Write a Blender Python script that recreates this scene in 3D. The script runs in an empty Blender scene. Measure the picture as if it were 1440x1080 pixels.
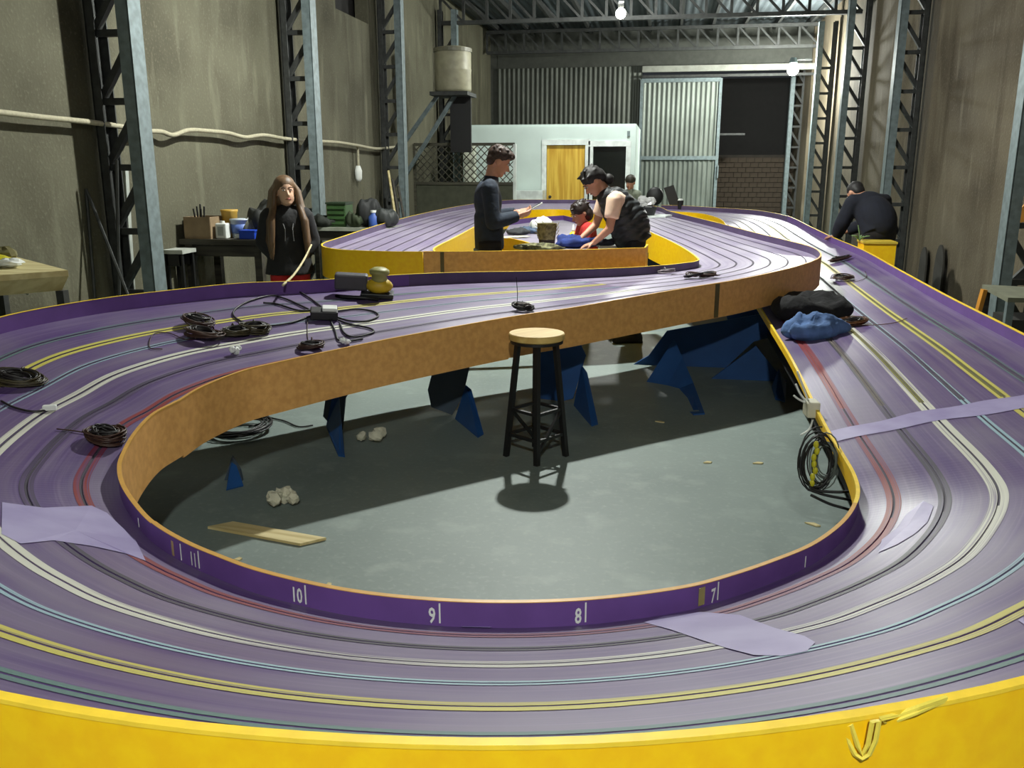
import bpy, bmesh, math, random
import numpy as np
from mathutils import Vector, Matrix, Euler, noise
random.seed(7)
S = bpy.context.scene
COL = S.collection
R = math.radians
# ------------------------------------------------------------------ camera, world, lights, exposure
CAM_H, PITCH, YAW, FPX = 1.55, R(13.9), R(9.7), 1230.0
cam_data = bpy.data.cameras.new('camera'); cam_data.sensor_width = 36; cam_data.lens = 36*FPX/1440
cam = bpy.data.objects.new('camera', cam_data); COL.objects.link(cam)
cam.location = (0, 0, CAM_H); cam.rotation_euler = (math.pi/2-PITCH, 0, YAW)
cam_data.clip_start = .05; S.camera = cam
W = bpy.data.worlds.new('world'); S.world = W; W.use_nodes = True
W.node_tree.nodes['Background'].inputs[0].default_value = (.8, .9, 1, 1)
W.node_tree.nodes['Background'].inputs[1].default_value = .03
S.view_settings.view_transform = 'Standard'; S.view_settings.look = 'None'
S.view_settings.gamma = 1; S.view_settings.use_curve_mapping = False
S.view_settings.exposure = 0.0
P_MAIN, P_NEAR, P_FAR, P_FLOOD = 4200, 1450, 1150, 2700
LAMPS = {'main': ((-1.05, 8.0, 4.42), P_MAIN), 'near': ((.25, -1.2, 3.3), P_NEAR)}

# pixel (1440x1080) -> world helpers, used to read positions off at a chosen depth or height
fwd = np.array([-math.sin(YAW)*math.cos(PITCH), math.cos(YAW)*math.cos(PITCH), -math.sin(PITCH)])
rgt = np.array([math.cos(YAW), math.sin(YAW), 0.]); upv = np.cross(rgt, fwd)
def ray(x, y): return fwd+rgt*(x-720)/FPX-upv*(y-540)/FPX
def atz(x, y, z): d = ray(x, y); return Vector(np.array([0, 0, CAM_H])+d*(z-CAM_H)/d[2])
def atY(x, y, Y): d = ray(x, y); return Vector(np.array([0, 0, CAM_H])+d*Y/d[1])
def atX(x, y, X): d = ray(x, y); return Vector(np.array([0, 0, CAM_H])+d*X/d[0])
def proj(Q):
    v = np.asarray(Q)-np.array([0, 0, CAM_H]); k = np.maximum(v@fwd, .05)
    return np.stack([720+FPX*(v@rgt)/k, 540-FPX*(v@upv)/k], -1)

# ------------------------------------------------------------------ materials
def lin(c):
    return tuple(((v/255)/12.92 if v/255 <= .04045 else ((v/255+.055)/1.055)**2.4) for v in c)
MATS = {}
def mat(name, col, rough=.6, metal=0, var=.12, scale=8, bump=0, emit=0, spec=.5, col2=None, stretch=(1, 1, 1), detail=4, lo=.35, hi=.65, alpha=1, trans=0):
    """principled material: noise mixes col with col2 (or a darker col)"""
    if name in MATS: return MATS[name]
    m = bpy.data.materials.new(name); m.use_nodes = True; nt = m.node_tree; N = nt.nodes; Lk = nt.links
    b = N['Principled BSDF']; b.inputs['Roughness'].default_value = rough; b.inputs['Metallic'].default_value = metal
    b.inputs['Specular IOR Level'].default_value = spec
    tc = N.new('ShaderNodeTexCoord'); mp = N.new('ShaderNodeMapping'); mp.inputs['Scale'].default_value = stretch
    nz = N.new('ShaderNodeTexNoise'); nz.inputs['Scale'].default_value = scale; nz.inputs['Detail'].default_value = detail
    cr = N.new('ShaderNodeValToRGB'); cr.color_ramp.elements[0].position = lo; cr.color_ramp.elements[1].position = hi
    c1 = lin(col); c2 = lin(col2) if col2 else tuple(v*(1-var*2) for v in c1)
    cr.color_ramp.elements[0].color = (*c2, 1); cr.color_ramp.elements[1].color = (*c1, 1)
    Lk.new(tc.outputs['Object'], mp.inputs[0]); Lk.new(mp.outputs[0], nz.inputs['Vector'])
    Lk.new(nz.outputs['Fac'], cr.inputs[0]); Lk.new(cr.outputs[0], b.inputs['Base Color'])
    if bump:
        bp = N.new('ShaderNodeBump'); bp.inputs['Strength'].default_value = bump; bp.inputs['Distance'].default_value = .02
        Lk.new(nz.outputs['Fac'], bp.inputs['Height']); Lk.new(bp.outputs[0], b.inputs['Normal'])
    if emit:
        b.inputs['Emission Color'].default_value = (*c1, 1); b.inputs['Emission Strength'].default_value = emit
    if trans: b.inputs['Transmission Weight'].default_value = trans
    if alpha < 1: b.inputs['Alpha'].default_value = alpha
    MATS[name] = m; return m

def concrete(name, base, dark, light, streak=True):
    m = bpy.data.materials.new(name); m.use_nodes = True; nt = m.node_tree; N = nt.nodes; L = nt.links
    b = N['Principled BSDF']; b.inputs['Roughness'].default_value = .9; b.inputs['Specular IOR Level'].default_value = .2
    tc = N.new('ShaderNodeTexCoord')
    def noise(sc, stretch, det=5):
        mp = N.new('ShaderNodeMapping'); mp.inputs['Scale'].default_value = stretch
        nz = N.new('ShaderNodeTexNoise'); nz.inputs['Scale'].default_value = sc; nz.inputs['Detail'].default_value = det
        L.new(tc.outputs['Object'], mp.inputs[0]); L.new(mp.outputs[0], nz.inputs['Vector']); return nz
    def mix(fac, a, c2, lo, hi):
        cr = N.new('ShaderNodeMapRange'); cr.inputs[1].default_value = lo; cr.inputs[2].default_value = hi
        L.new(fac, cr.inputs[0]); mx = N.new('ShaderNodeMix'); mx.data_type = 'RGBA'
        L.new(cr.outputs[0], mx.inputs[0])
        if isinstance(a, tuple): mx.inputs[6].default_value = (*lin(a), 1)
        else: L.new(a, mx.inputs[6])
        mx.inputs[7].default_value = (*lin(c2), 1); return mx.outputs[2]
    n1 = noise(.9, (1, 1, 1)); n2 = noise(5, (1, 1, .25) if streak else (1, 1, 1)); n3 = noise(38, (1, 1, 1), 3)
    c = mix(n1.outputs['Fac'], base, dark, .45, .75); c = mix(n2.outputs['Fac'], c, light, .55, .85)
    n4 = noise(2.6, (1, 1, .1) if streak else (1, .35, 1)); c = mix(n4.outputs['Fac'], c, dark, .58, .78)
    c = mix(n3.outputs['Fac'], c, light, .55, 1.0)
    L.new(c, b.inputs['Base Color'])
    bp = N.new('ShaderNodeBump'); bp.inputs['Strength'].default_value = .25; bp.inputs['Distance'].default_value = .02
    L.new(n3.outputs['Fac'], bp.inputs['Height']); L.new(bp.outputs[0], b.inputs['Normal'])
    MATS[name] = m; return m

def track_paint(name='track_paint', pal=((82, 58, 114), (108, 92, 124), (116, 106, 128), (134, 118, 150))):
    """dusty purple paint; UV.x runs along the track in metres, UV.y across"""
    m = bpy.data.materials.new(name); m.use_nodes = True; nt = m.node_tree; N = nt.nodes; L = nt.links
    b = N['Principled BSDF']; b.inputs['Specular IOR Level'].default_value = .9
    uv = N.new('ShaderNodeUVMap'); tc = N.new('ShaderNodeTexCoord')
    def nz(src, stretch, sc, det=4):
        mp = N.new('ShaderNodeMapping'); mp.inputs['Scale'].default_value = stretch; L.new(src, mp.inputs[0])
        n = N.new('ShaderNodeTexNoise'); n.inputs['Scale'].default_value = sc; n.inputs['Detail'].default_value = det
        L.new(mp.outputs[0], n.inputs['Vector']); return n.outputs['Fac']
    streak = nz(uv.outputs[0], (.35, 9, 1), 2.2); fine = nz(uv.outputs[0], (.9, 60, 1), 1.5); cloud = nz(tc.outputs['Object'], (1, 1, 1), 1.7)
    def rng(f, lo, hi, a=0, z=1):
        r = N.new('ShaderNodeMapRange'); r.inputs[1].default_value = lo; r.inputs[2].default_value = hi
        r.inputs[3].default_value = a; r.inputs[4].default_value = z; L.new(f, r.inputs[0]); return r.outputs[0]
    def mix(f, a, c):
        mx = N.new('ShaderNodeMix'); mx.data_type = 'RGBA'; L.new(f, mx.inputs[0])
        if isinstance(a, tuple): mx.inputs[6].default_value = (*lin(a), 1)
        else: L.new(a, mx.inputs[6])
        mx.inputs[7].default_value = (*lin(c), 1); return mx.outputs[2]
    c = mix(rng(streak, .38, .66), pal[0], pal[1])
    c = mix(rng(cloud, .48, .75, 0, .8), c, pal[2])
    c = mix(rng(fine, .5, .8, 0, .6), c, pal[3])
    L.new(c, b.inputs['Base Color']); L.new(rng(cloud, .3, .75, .36, .5), b.inputs['Roughness'])
    MATS[name] = m; return m

def tape(name, col, wear=.5, col2=(92, 72, 114)):
    """painted lane line worn through to the purple along its length"""
    m = bpy.data.materials.new(name); m.use_nodes = True; nt = m.node_tree; N = nt.nodes; L = nt.links
    b = N['Principled BSDF']; b.inputs['Roughness'].default_value = .5
    uv = N.new('ShaderNodeUVMap')
    def nz(stretch, sc):
        mp = N.new('ShaderNodeMapping'); mp.inputs['Scale'].default_value = stretch; L.new(uv.outputs[0], mp.inputs[0])
        n = N.new('ShaderNodeTexNoise'); n.inputs['Scale'].default_value = sc; n.inputs['Detail'].default_value = 4
        L.new(mp.outputs[0], n.inputs['Vector']); return n.outputs['Fac']
    f = nz((.6, 150, 1), 1.3); g = nz((.5, 6, 1), 1)
    ad = N.new('ShaderNodeMath'); ad.operation = 'ADD'; L.new(f, ad.inputs[0]); L.new(g, ad.inputs[1])
    r = N.new('ShaderNodeMapRange'); r.inputs[1].default_value = 1.0+(.5-wear)*.35; r.inputs[2].default_value = 1.25+(.5-wear)*.35
    L.new(ad.outputs[0], r.inputs[0])
    mx = N.new('ShaderNodeMix'); mx.data_type = 'RGBA'; L.new(r.outputs[0], mx.inputs[0])
    mx.inputs[6].default_value = (*lin(col), 1); mx.inputs[7].default_value = (*lin(col2), 1)
    L.new(mx.outputs[2], b.inputs['Base Color']); MATS[name] = m; return m

def wood(name, c1, c2, along='z', scale=3.0, rough=.6):
    st = {'z': (9, 9, .7), 'x': (.7, 9, 9), 'y': (9, .7, 9)}[along]
    return mat(name, c1, rough, col2=c2, scale=scale, stretch=st, detail=6, lo=.4, hi=.62)

# ------------------------------------------------------------------ mesh builder
class MB:
    def __init__(s): s.v = []; s.f = []; s.uv = {}; s.mi = []; s.cur = 0
    def face(s, idx, uvs=None):
        if uvs: s.uv[len(s.f)] = uvs
        s.f.append(tuple(idx)); s.mi.append(s.cur)
    def box(s, c, d, rot=None):
        c = Vector(c); h = Vector(d)/2; b = len(s.v)
        M = rot if rot is not None else Matrix.Identity(3)
        if isinstance(M, (int, float)): M = Matrix.Rotation(M, 3, 'Z')
        for sx, sy, sz in ((-1,-1,-1),(1,-1,-1),(1,1,-1),(-1,1,-1),(-1,-1,1),(1,-1,1),(1,1,1),(-1,1,1)):
            s.v.append(c+M@Vector((sx*h.x, sy*h.y, sz*h.z)))
        for q in ((0,3,2,1),(4,5,6,7),(0,1,5,4),(1,2,6,5),(2,3,7,6),(3,0,4,7)): s.face([b+i for i in q])
        return s
    def bar(s, p, q, w, d, up=(0, 0, 1)):
        p, q = Vector(p), Vector(q); z = (q-p); L = z.length; z.normalize(); u = Vector(up)
        if abs(z.dot(u)) > .98: u = Vector((1, 0, 0))
        x = u.cross(z).normalized(); y = z.cross(x)
        M = Matrix((x, y, z)).transposed(); return s.box((p+q)/2, (w, d, L), M)
    def tube(s, pts, r, n=8, closed=False, cap=True):
        pts = [Vector(p) for p in pts]; m = len(pts); rings = []
        rr = r if hasattr(r, '__len__') else [r]*m; prev = None
        for i, p in enumerate(pts):
            if closed: t = pts[(i+1) % m]-pts[i-1]
            else: t = pts[min(i+1, m-1)]-pts[max(i-1, 0)]
            if t.length < 1e-9: t = Vector((0, 0, 1))
            t.normalize()
            if prev is None: u = Vector((0, 0, 1)) if abs(t.z) < .9 else Vector((1, 0, 0)); a = u.cross(t).normalized()
            else:
                a = prev-t*prev.dot(t)
                a = a.normalized() if a.length > 1e-6 else t.orthogonal().normalized()
            prev = a; b = t.cross(a); base = len(s.v)
            for k in range(n):
                an = 2*math.pi*k/n; s.v.append(p+(a*math.cos(an)+b*math.sin(an))*rr[i])
            rings.append(base)
        for i in range(m if closed else m-1):
            A, B = rings[i], rings[(i+1) % m]
            for k in range(n): s.face([A+k, A+(k+1) % n, B+(k+1) % n, B+k])
        if cap and not closed:
            s.face([rings[0]+k for k in range(n)][::-1]); s.face([rings[-1]+k for k in range(n)])
        return s
    def lathe(s, prof, c=(0, 0, 0), n=20, M=None, caps=True):
        c = Vector(c); M = M or Matrix.Identity(3); rings = []
        for r, z in prof:
            rings.append(len(s.v))
            for k in range(n):
                a = 2*math.pi*k/n; s.v.append(c+M@Vector((r*math.cos(a), r*math.sin(a), z)))
        for A, B in zip(rings, rings[1:]):
            for k in range(n): s.face([A+k, A+(k+1) % n, B+(k+1) % n, B+k])
        if not caps: return s
        if prof[0][0] > 1e-5: s.face([rings[0]+k for k in range(n)][::-1])
        if prof[-1][0] > 1e-5: s.face([rings[-1]+k for k in range(n)])
        return s
    def ball(s, c, r, n=14, m=9, M=None, jit=0, seed=0):
        rr = (r, r, r) if not hasattr(r, '__len__') else r; c = Vector(c); M = M or Matrix.Identity(3); rn = random.Random(seed)
        b = len(s.v); s.v.append(c+M@Vector((0, 0, -rr[2])))
        for j in range(1, m):
            th = math.pi*j/m
            for k in range(n):
                a = 2*math.pi*k/n; q = 1+jit*rn.uniform(-1, 1)
                s.v.append(c+M@Vector((rr[0]*math.sin(th)*math.cos(a)*q, rr[1]*math.sin(th)*math.sin(a)*q, -rr[2]*math.cos(th)*q)))
        s.v.append(c+M@Vector((0, 0, rr[2]))); e = len(s.v)-1
        for k in range(n): s.face([b, b+1+(k+1) % n, b+1+k])
        for j in range(m-2):
            A = b+1+j*n; B = A+n
            for k in range(n): s.face([A+k, A+(k+1) % n, B+(k+1) % n, B+k])
        A = b+1+(m-2)*n
        for k in range(n): s.face([A+k, A+(k+1) % n, e])
        return s
    def prism(s, poly, t):
        """poly: list of 3-D points of a flat outline; t: thickness vector"""
        t = Vector(t); b = len(s.v); n = len(poly)
        for p in poly: s.v.append(Vector(p)-t/2)
        for p in poly: s.v.append(Vector(p)+t/2)
        s.face([b+i for i in range(n)][::-1]); s.face([b+n+i for i in range(n)])
        for i in range(n): j = (i+1) % n; s.face([b+i, b+j, b+n+j, b+n+i])
        return s
    def sheet(s, rows, uvs=None, flip=False):
        """rows of points -> quad grid"""
        b = len(s.v); n = len(rows[0])
        for r in rows: s.v.extend(Vector(p) for p in r)
        for i in range(len(rows)-1):
            for k in range(n-1):
                q = [b+i*n+k, b+i*n+k+1, b+(i+1)*n+k+1, b+(i+1)*n+k]
                uq = [uvs[i][k], uvs[i][k+1], uvs[i+1][k+1], uvs[i+1][k]] if uvs else None
                if flip: q = q[::-1]; uq = uq[::-1] if uq else None
                s.face(q, uq)
        return s
    def build(s, name, mats, parent=None, smooth=False, bevel=0, loc=None, origin=None):
        me = bpy.data.meshes.new(name)
        if origin is not None:
            o_ = Vector(origin); vs = [Vector(v)-o_ for v in s.v]
        else: vs = s.v
        me.from_pydata([tuple(v) for v in vs], [], s.f)
        ms = mats if isinstance(mats, (list, tuple)) else [mats]
        for m in ms: me.materials.append(m)
        if len(ms) > 1:
            for i, p in enumerate(me.polygons): p.material_index = s.mi[i]
        if s.uv:
            ul = me.uv_layers.new(name='UVMap')
            for i, p in enumerate(me.polygons):
                if i in s.uv:
                    for li, uv in zip(p.loop_indices, s.uv[i]): ul.data[li].uv = uv
        if smooth: me.polygons.foreach_set('use_smooth', [True]*len(me.polygons))
        me.update()
        o = bpy.data.objects.new(name, me); COL.objects.link(o)
        if origin is not None: o.location = origin
        if loc is not None: o.location = loc
        if parent is not None: o.parent = parent
        if bevel:
            md = o.modifiers.new('bevel', 'BEVEL'); md.width = bevel; md.segments = 2; md.limit_method = 'ANGLE'
        return o

def tag(o, label=None, cat=None, group=None, kind=None):
    if label: o['label'] = label
    if cat: o['category'] = cat
    if group: o['group'] = group
    if kind: o['kind'] = kind
    return o
def thing(name, label, cat, loc=(0, 0, 0), rz=0, group=None):
    o = bpy.data.objects.new(name, None); COL.objects.link(o); o.location = loc; o.rotation_euler = (0, 0, rz)
    o.empty_display_size = .1
    return tag(o, label, cat, group)
def struct(o): o['kind'] = 'structure'; return o
def crom(P, n):
    """Catmull-Rom resample of rows of numbers, n steps per interval"""
    P = np.asarray(P, float); Q = np.vstack([2*P[0]-P[1], P, 2*P[-1]-P[-2]]); out = []
    for i in range(1, len(Q)-2):
        a, b, c, d = Q[i-1], Q[i], Q[i+1], Q[i+2]
        for k in range(n):
            t = k/n; out.append(.5*((2*b)+(-a+c)*t+(2*a-5*b+4*c-d)*t*t+(-a+3*b-3*c+d)*t**3))
    out.append(P[-1]); return np.array(out)

# common materials
M_STEEL = mat('painted_steel', (120, 134, 136), .55, .2, .15, 14)
M_STEELD = mat('dark_steel', (62, 64, 62), .6, .2, .2, 14)
M_BLACK = mat('black_plastic', (24, 24, 25), .5, 0, .1, 10)
M_WHITE = mat('white_plastic', (225, 228, 222), .5, 0, .05, 10)
M_ORANGE = mat('yellow_orange_paint', (252, 204, 8), .5, 0, .05, 30, col2=(247, 192, 6))
M_OCHRE = mat('ochre_paint', (222, 168, 98), .55, 0, .05, 30, col2=(206, 152, 86))
M_CAP2 = mat('wall_cap_ochre', (216, 164, 78), .5, 0, .06, 30)
M_CAP = mat('wall_cap_paint', (252, 214, 60), .5, 0, .06, 30)
M_PURPLE = mat('guard_purple', (104, 72, 140), .5, 0, .08, 9)
M_PURPLE2 = mat('guard_purple_dusty', (88, 72, 106), .55, 0, .1, 9)
M_BLUE = mat('blue_plywood', (24, 78, 140), .6, 0, .1, 6)
M_PAINT = track_paint()
M_PAINT_GLARE = track_paint('track_paint_glare', ((126, 112, 146), (158, 148, 168), (166, 158, 174), (176, 168, 186)))  # same track paint whitened; lamp glare is put into the colour
M_TAPES = [tape('lane_red', (128, 38, 38), .5), tape('lane_black', (58, 54, 66), .55), tape('lane_white', (205, 204, 190), .5),
           tape('lane_teal', (150, 178, 188), .5), tape('lane_yellow', (196, 186, 90), .4), tape('lane_green', (92, 120, 116), .5)]
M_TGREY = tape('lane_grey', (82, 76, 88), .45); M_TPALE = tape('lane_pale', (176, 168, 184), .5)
M_SLOT = mat('slot_groove', (66, 58, 72), .7)
M_SLOTY = mat('slot_groove_olive', (112, 108, 30), .7)
M_PALE = mat('pale_filler', (172, 163, 200), .42, 0, .06, 5, col2=(150, 138, 182))
M_BROWN = mat('brown_wire', (70, 46, 34), .5, 0, .2, 40)
M_CARD = mat('cardboard', (150, 128, 98), .85)
M_PLY = wood('pale_wood', (214, 200, 150), (188, 170, 116), 'x')
# ------------------------------------------------------------------ room shell
XL, XR, YF, YB, ZC = -4.45, 3.4, 22.8, -4.0, 4.85
M_WALLL = concrete('wall_concrete', (98, 96, 80), (68, 65, 53), (124, 122, 103))
M_WALLR = concrete('wall_concrete_brown', (100, 92, 76), (68, 60, 47), (124, 116, 98))
M_FLOOR = concrete('floor_concrete', (122, 135, 130), (104, 117, 113), (144, 156, 150), False)
M_ROOF = mat('roof_sheet', (84, 92, 96), .45, .4, .1, 3)
M_CLAD = mat('corrugated_cladding', (92, 96, 88), .55, .3, .2, 2.2, stretch=(1, 1, .4))
M_CORR = mat('corrugated_steel', (124, 132, 124), .5, .4, .18, 2.2, stretch=(1, 1, .4))
_b = M_FLOOR.node_tree.nodes['Principled BSDF']; _b.inputs['Roughness'].default_value = .55
for _n in M_FLOOR.node_tree.nodes:
    if _n.type == 'BUMP': _n.inputs['Strength'].default_value = .04
if 1: _b.inputs['Roughness'].default_value = .55; _b.inputs['Specular IOR Level'].default_value = .5
struct(MB().box(((XL+XR)/2, 10.5, -.05), (XR-XL+.4, 30, .1)).build('floor', M_FLOOR))
def wall(name, c, d, m): return struct(MB().box(c, d).build(name, m))
# left wall with the dark opening high up
oy0, oy1, oz0 = 12.0, 13.35, 3.62
w = MB(); w.box((XL-.1, (YB+oy0)/2, ZC/2), (.2, oy0-YB, ZC)); w.box((XL-.1, (oy1+25.4)/2, ZC/2), (.2, 25.4-oy1, ZC)); w.box((XL-.1, (oy0+oy1)/2, oz0/2), (.2, oy1-oy0, oz0))
struct(w.build('wall_left', M_WALLL))
struct(MB().box((XL-.35, (oy0+oy1)/2, (oz0+ZC)/2), (.2, oy1-oy0+.3, ZC-oz0+.2)).build('window_1', mat('dark_opening', (34, 32, 30), .9)))
wall('wall_right', (XR+.1, 10.5, ZC/2), (.2, 30, ZC), M_WALLR)
wall('wall_near', ((XL+XR)/2, YB-.1, ZC/2), (XR-XL+.4, .2, ZC), M_WALLL)
# corrugated roof, ridges running down the hall
def corrugated(p0, ux, uy, W_, H_, pitch, amp, nrm, nper=4):
    p0, ux, uy, nrm = Vector(p0), Vector(ux), Vector(uy), Vector(nrm); n = int(W_/pitch*nper); rows = []
    for r in (0, 1):
        rows.append([p0+ux*(W_*i/n)+uy*(H_*r)+nrm*(amp*math.sin(2*math.pi*i/nper)) for i in range(n+1)])
    return MB().sheet(rows)
rm = corrugated((XL, YB, ZC), (1, 0, 0), (0, 1, 0), XR-XL, 29.4, .16, .02, (0, 0, 1))
struct(rm.build('ceiling', M_ROOF, smooth=True))
pur = thing('purlin_set', 'dark steel purlins running under the corrugated roof sheets', 'roof beams')
for i in range(11):
    x = XL+.35+i*.72
    MB().box((x, 10.5, ZC-.075), (.06, 29, .1)).build('purlin', M_STEELD, pur)

def lattice_column(name, label, x_in, y, side, m_in, m_web, ztop=4.45, depth=.36, wdt=.17, step=.5):
    """steel lattice column standing beside a side wall; side = +1 right wall, -1 left wall"""
    t = thing(name, label, 'column', (x_in, y, 0), 0, None)
    xo = side*depth
    def chord(x, m):
        b = MB(); b.box((x, 0, ztop/2), (.012, wdt, ztop)); b.box((x+side*(.05 if x == 0 else -.035), wdt/2-.006, ztop/2), (.1 if x == 0 else .07, .012, ztop)); b.box((x+side*(.05 if x == 0 else -.035), -wdt/2+.006, ztop/2), (.1 if x == 0 else .07, .012, ztop))
        b.build('chord', m, t)
    chord(0, m_in); chord(xo, m_web)
    n = int(ztop/step)
    for k in range(n):
        z0 = .05+k*step
        MB().bar((side*.02, 0, z0), (xo-side*.02, 0, z0), .055, .05).build('rung', m_web, t)
        MB().bar((side*.03, 0, z0+step-.03), (xo-side*.03, 0, z0+.03), .055, .05).build('diagonal', m_web, t)
    MB().box((xo/2, 0, .01), (depth+.14, .3, .02)).build('base_plate', m_web, t)
    return t
def px_y(px, X):  return atX(px, 200, X).y
LXI = XL+.42
lcol = [px_y(p, LXI) for p in (206, 449, 570, 645)]
names = ['steel lattice column nearest on the left wall with a pale front face', 'steel lattice column behind the long haired girl on left wall',
         'steel lattice column with lattice fence starting at its right', 'far left steel lattice column below the wall tank']
for y, nme in zip(lcol, names): lattice_column('lattice_column', nme, LXI, y, -1, M_STEEL, M_STEELD)
RXI = XR-.42
rpx = [1427, 1247, 1178, 1139, 1106]
names = ['steel lattice column at right picture edge with pale blue face', 'steel lattice column behind the man bent over the track',
         'dark steel lattice column third from the right edge', 'steel lattice column fourth from the right edge', 'bright lattice column lit by the floodlight at the far end']
for p, nme in zip(rpx, names): lattice_column('lattice_column', nme, RXI, px_y(p, RXI), 1, M_STEEL, M_STEELD)

def truss(label, y, z0=4.22, z1=4.68):
    t = thing('roof_truss', label, 'roof truss', (0, y, z0))
    x0, x1 = XL+.1, XR-.1; h = z1-z0
    MB().box(((x0+x1)/2, 0, 0), (x1-x0, .1, .07)).build('bottom_chord', M_STEELD, t)
    MB().box(((x0+x1)/2, 0, h), (x1-x0, .1, .07)).build('top_chord', M_STEELD, t)
    n = 17; dx = (x1-x0)/n
    for i in range(n):
        MB().bar((x0+i*dx, 0, 0), (x0+i*dx, 0, h), .05, .05).build('post', M_STEELD, t)
        MB().bar((x0+i*dx, 0, h), (x0+(i+1)*dx, 0, 0), .05, .04).build('diagonal', M_STEELD, t)
truss('roof truss nearest the camera along the top picture edge', lcol[2])
truss('roof truss just beyond the bare bulb', lcol[3])
truss('far roof truss lit by the floodlight above the sliding door', 21.9)

# far wall : corrugated cladding, sliding door, dark doorway
fy = YF
c0, c1 = atY(700, 120, fy).x, atY(903, 120, fy).x
struct(MB().box(((XL+c0)/2, fy+.1, ZC/2), (c0-XL, .12, ZC)).build('wall_far', mat('dark_far_wall', (74, 76, 70), .9)))
o = corrugated((c0, fy, 0), (1, 0, 0), (0, 0, 1), c1-c0, 3.95, .12, .022, (0, -1, 0)).build('wall_far_cladding', M_CLAD, smooth=True); struct(o)
struct(MB().box(((c0+XR)/2, fy+.08, 4.4), (XR-c0, .1, .9)).build('wall_far_upper', mat('dark_far_wall', (74, 76, 70))))
d1 = atY(1010, 200, fy).x
sd = thing('sliding_door', 'tall corrugated steel sliding door on far wall beside dark doorway', 'door', (c1+.02, fy-.12, 0))
corrugated((0, 0, 0), (1, 0, 0), (0, 0, 1), d1-c1-.06, 3.62, .115, .022, (0, -1, 0)).build('door_sheet', M_CORR, sd, smooth=True)
for z in (.04, 1.78, 3.6): MB().box(((d1-c1-.06)/2, -.03, z), (d1-c1-.02, .06, .09)).build('door_rail', M_STEEL, sd)
for x in (-.02, d1-c1-.04): MB().box((x, -.02, 1.8), (.07, .07, 3.66)).build('door_stile', M_STEEL, sd)
MB().box((d1-c1-.005, -.08, 1.45), (.03, .06, .3)).build('handle', M_STEEL, sd)
tr = thing('door_track_beam', 'long grey overhead beam carrying the sliding door', 'beam', ((c1+XR)/2, fy-.16, 3.86))
MB().box((0, 0, 0), (XR-c1, .12, .14)).build('beam', mat('pale_beam', (150, 152, 142), .6), tr)
MB().box((0, -.02, -.17), (XR-c1, .05, .06)).build('guide_rail', M_STEELD, tr)
# dark yard behind the doorway
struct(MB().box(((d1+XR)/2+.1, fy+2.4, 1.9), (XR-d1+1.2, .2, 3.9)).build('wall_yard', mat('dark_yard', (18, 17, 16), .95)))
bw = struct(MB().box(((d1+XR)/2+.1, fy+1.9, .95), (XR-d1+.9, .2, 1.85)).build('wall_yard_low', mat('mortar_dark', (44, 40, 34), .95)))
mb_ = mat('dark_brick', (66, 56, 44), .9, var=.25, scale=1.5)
bm = None
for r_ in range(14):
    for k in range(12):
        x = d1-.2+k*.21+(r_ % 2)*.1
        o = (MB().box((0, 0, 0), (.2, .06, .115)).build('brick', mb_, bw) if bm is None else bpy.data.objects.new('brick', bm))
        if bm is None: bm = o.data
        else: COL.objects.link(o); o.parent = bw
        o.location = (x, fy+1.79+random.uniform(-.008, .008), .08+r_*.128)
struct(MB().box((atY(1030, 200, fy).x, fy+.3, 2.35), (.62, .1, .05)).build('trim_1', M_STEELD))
struct(MB().box((XR-.05, fy+1.2, ZC/2), (.1, 2.6, ZC)).build('wall_yard_side', M_WALLR))

# white office cabin
cy = 17.2
cx0, cx1 = atY(652, 230, cy).x, atY(893, 230, cy).x; ch = atY(770, 178, cy).z
M_CAB = mat('white_panel', (206, 222, 216), .5, 0, .05, 2)
cab = thing('office_cabin', 'white panelled cabin at far end with yellow wooden door and dark window', 'cabin', (0, cy, 0))
dx0, dx1 = atY(769, 230, cy).x, atY(823, 230, cy).x; wx0, wx1 = atY(834, 230, cy).x, atY(880, 230, cy).x
dh = atY(795, 204, cy).z; wz0 = .75; wh = atY(855, 206, cy).z
def cb(x0, x1, z0, z1, nm, m, y=0, t=.08): return MB().box(((x0+x1)/2, y, (z0+z1)/2), (x1-x0, t, z1-z0)).build(nm, m, cab)
cb(cx0, dx0, 0, ch, 'wall_panel', M_CAB); cb(dx0, dx1, dh, ch, 'wall_panel', M_CAB); cb(dx1, wx0, 0, ch, 'wall_panel', M_CAB)
cb(wx0, wx1, wh, ch, 'wall_panel', M_CAB); cb(wx1, cx1, 0, ch, 'wall_panel', M_CAB); cb(wx0, wx1, 0, wz0, 'wall_panel', M_CAB)
MB().box((cx1-.04, 1.4, ch/2), (.08, 2.7, ch)).build('side_wall', M_CAB, cab)
MB().box(((cx0+cx1)/2, 1.4, ch+.02), (cx1-cx0, 2.8, .04)).build('roof', M_CAB, cab)
dr = cb(dx0, dx1, 0, dh, 'door', wood('yellow_door', (226, 190, 74), (196, 150, 40), 'z', 1.6), .02, .05); dr['label'] = 'yellow varnished wooden door'
MB().ball((dx0+.07, -.04, 1.0), .03).build('handle', M_STEELD, dr)
M_TRIM = mat('white_trim', (232, 240, 236), .5)
for a, b_ in ((dx0, dx1), (wx0, wx1)):
    hh = dh if a == dx0 else wh
    cb(a-.09, a, 0, hh+.1, 'frame', M_TRIM, -.03, .06); cb(b_, b_+.09, 0, hh+.1, 'frame', M_TRIM, -.03, .06); cb(a-.09, b_+.09, hh, hh+.1, 'frame', M_TRIM, -.035, .06)
wn = cb(wx0, wx1, wz0, wh, 'window_pane', mat('dark_glass', (20, 24, 22), .15), .03, .02); wn['label'] = 'dark window'
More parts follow.
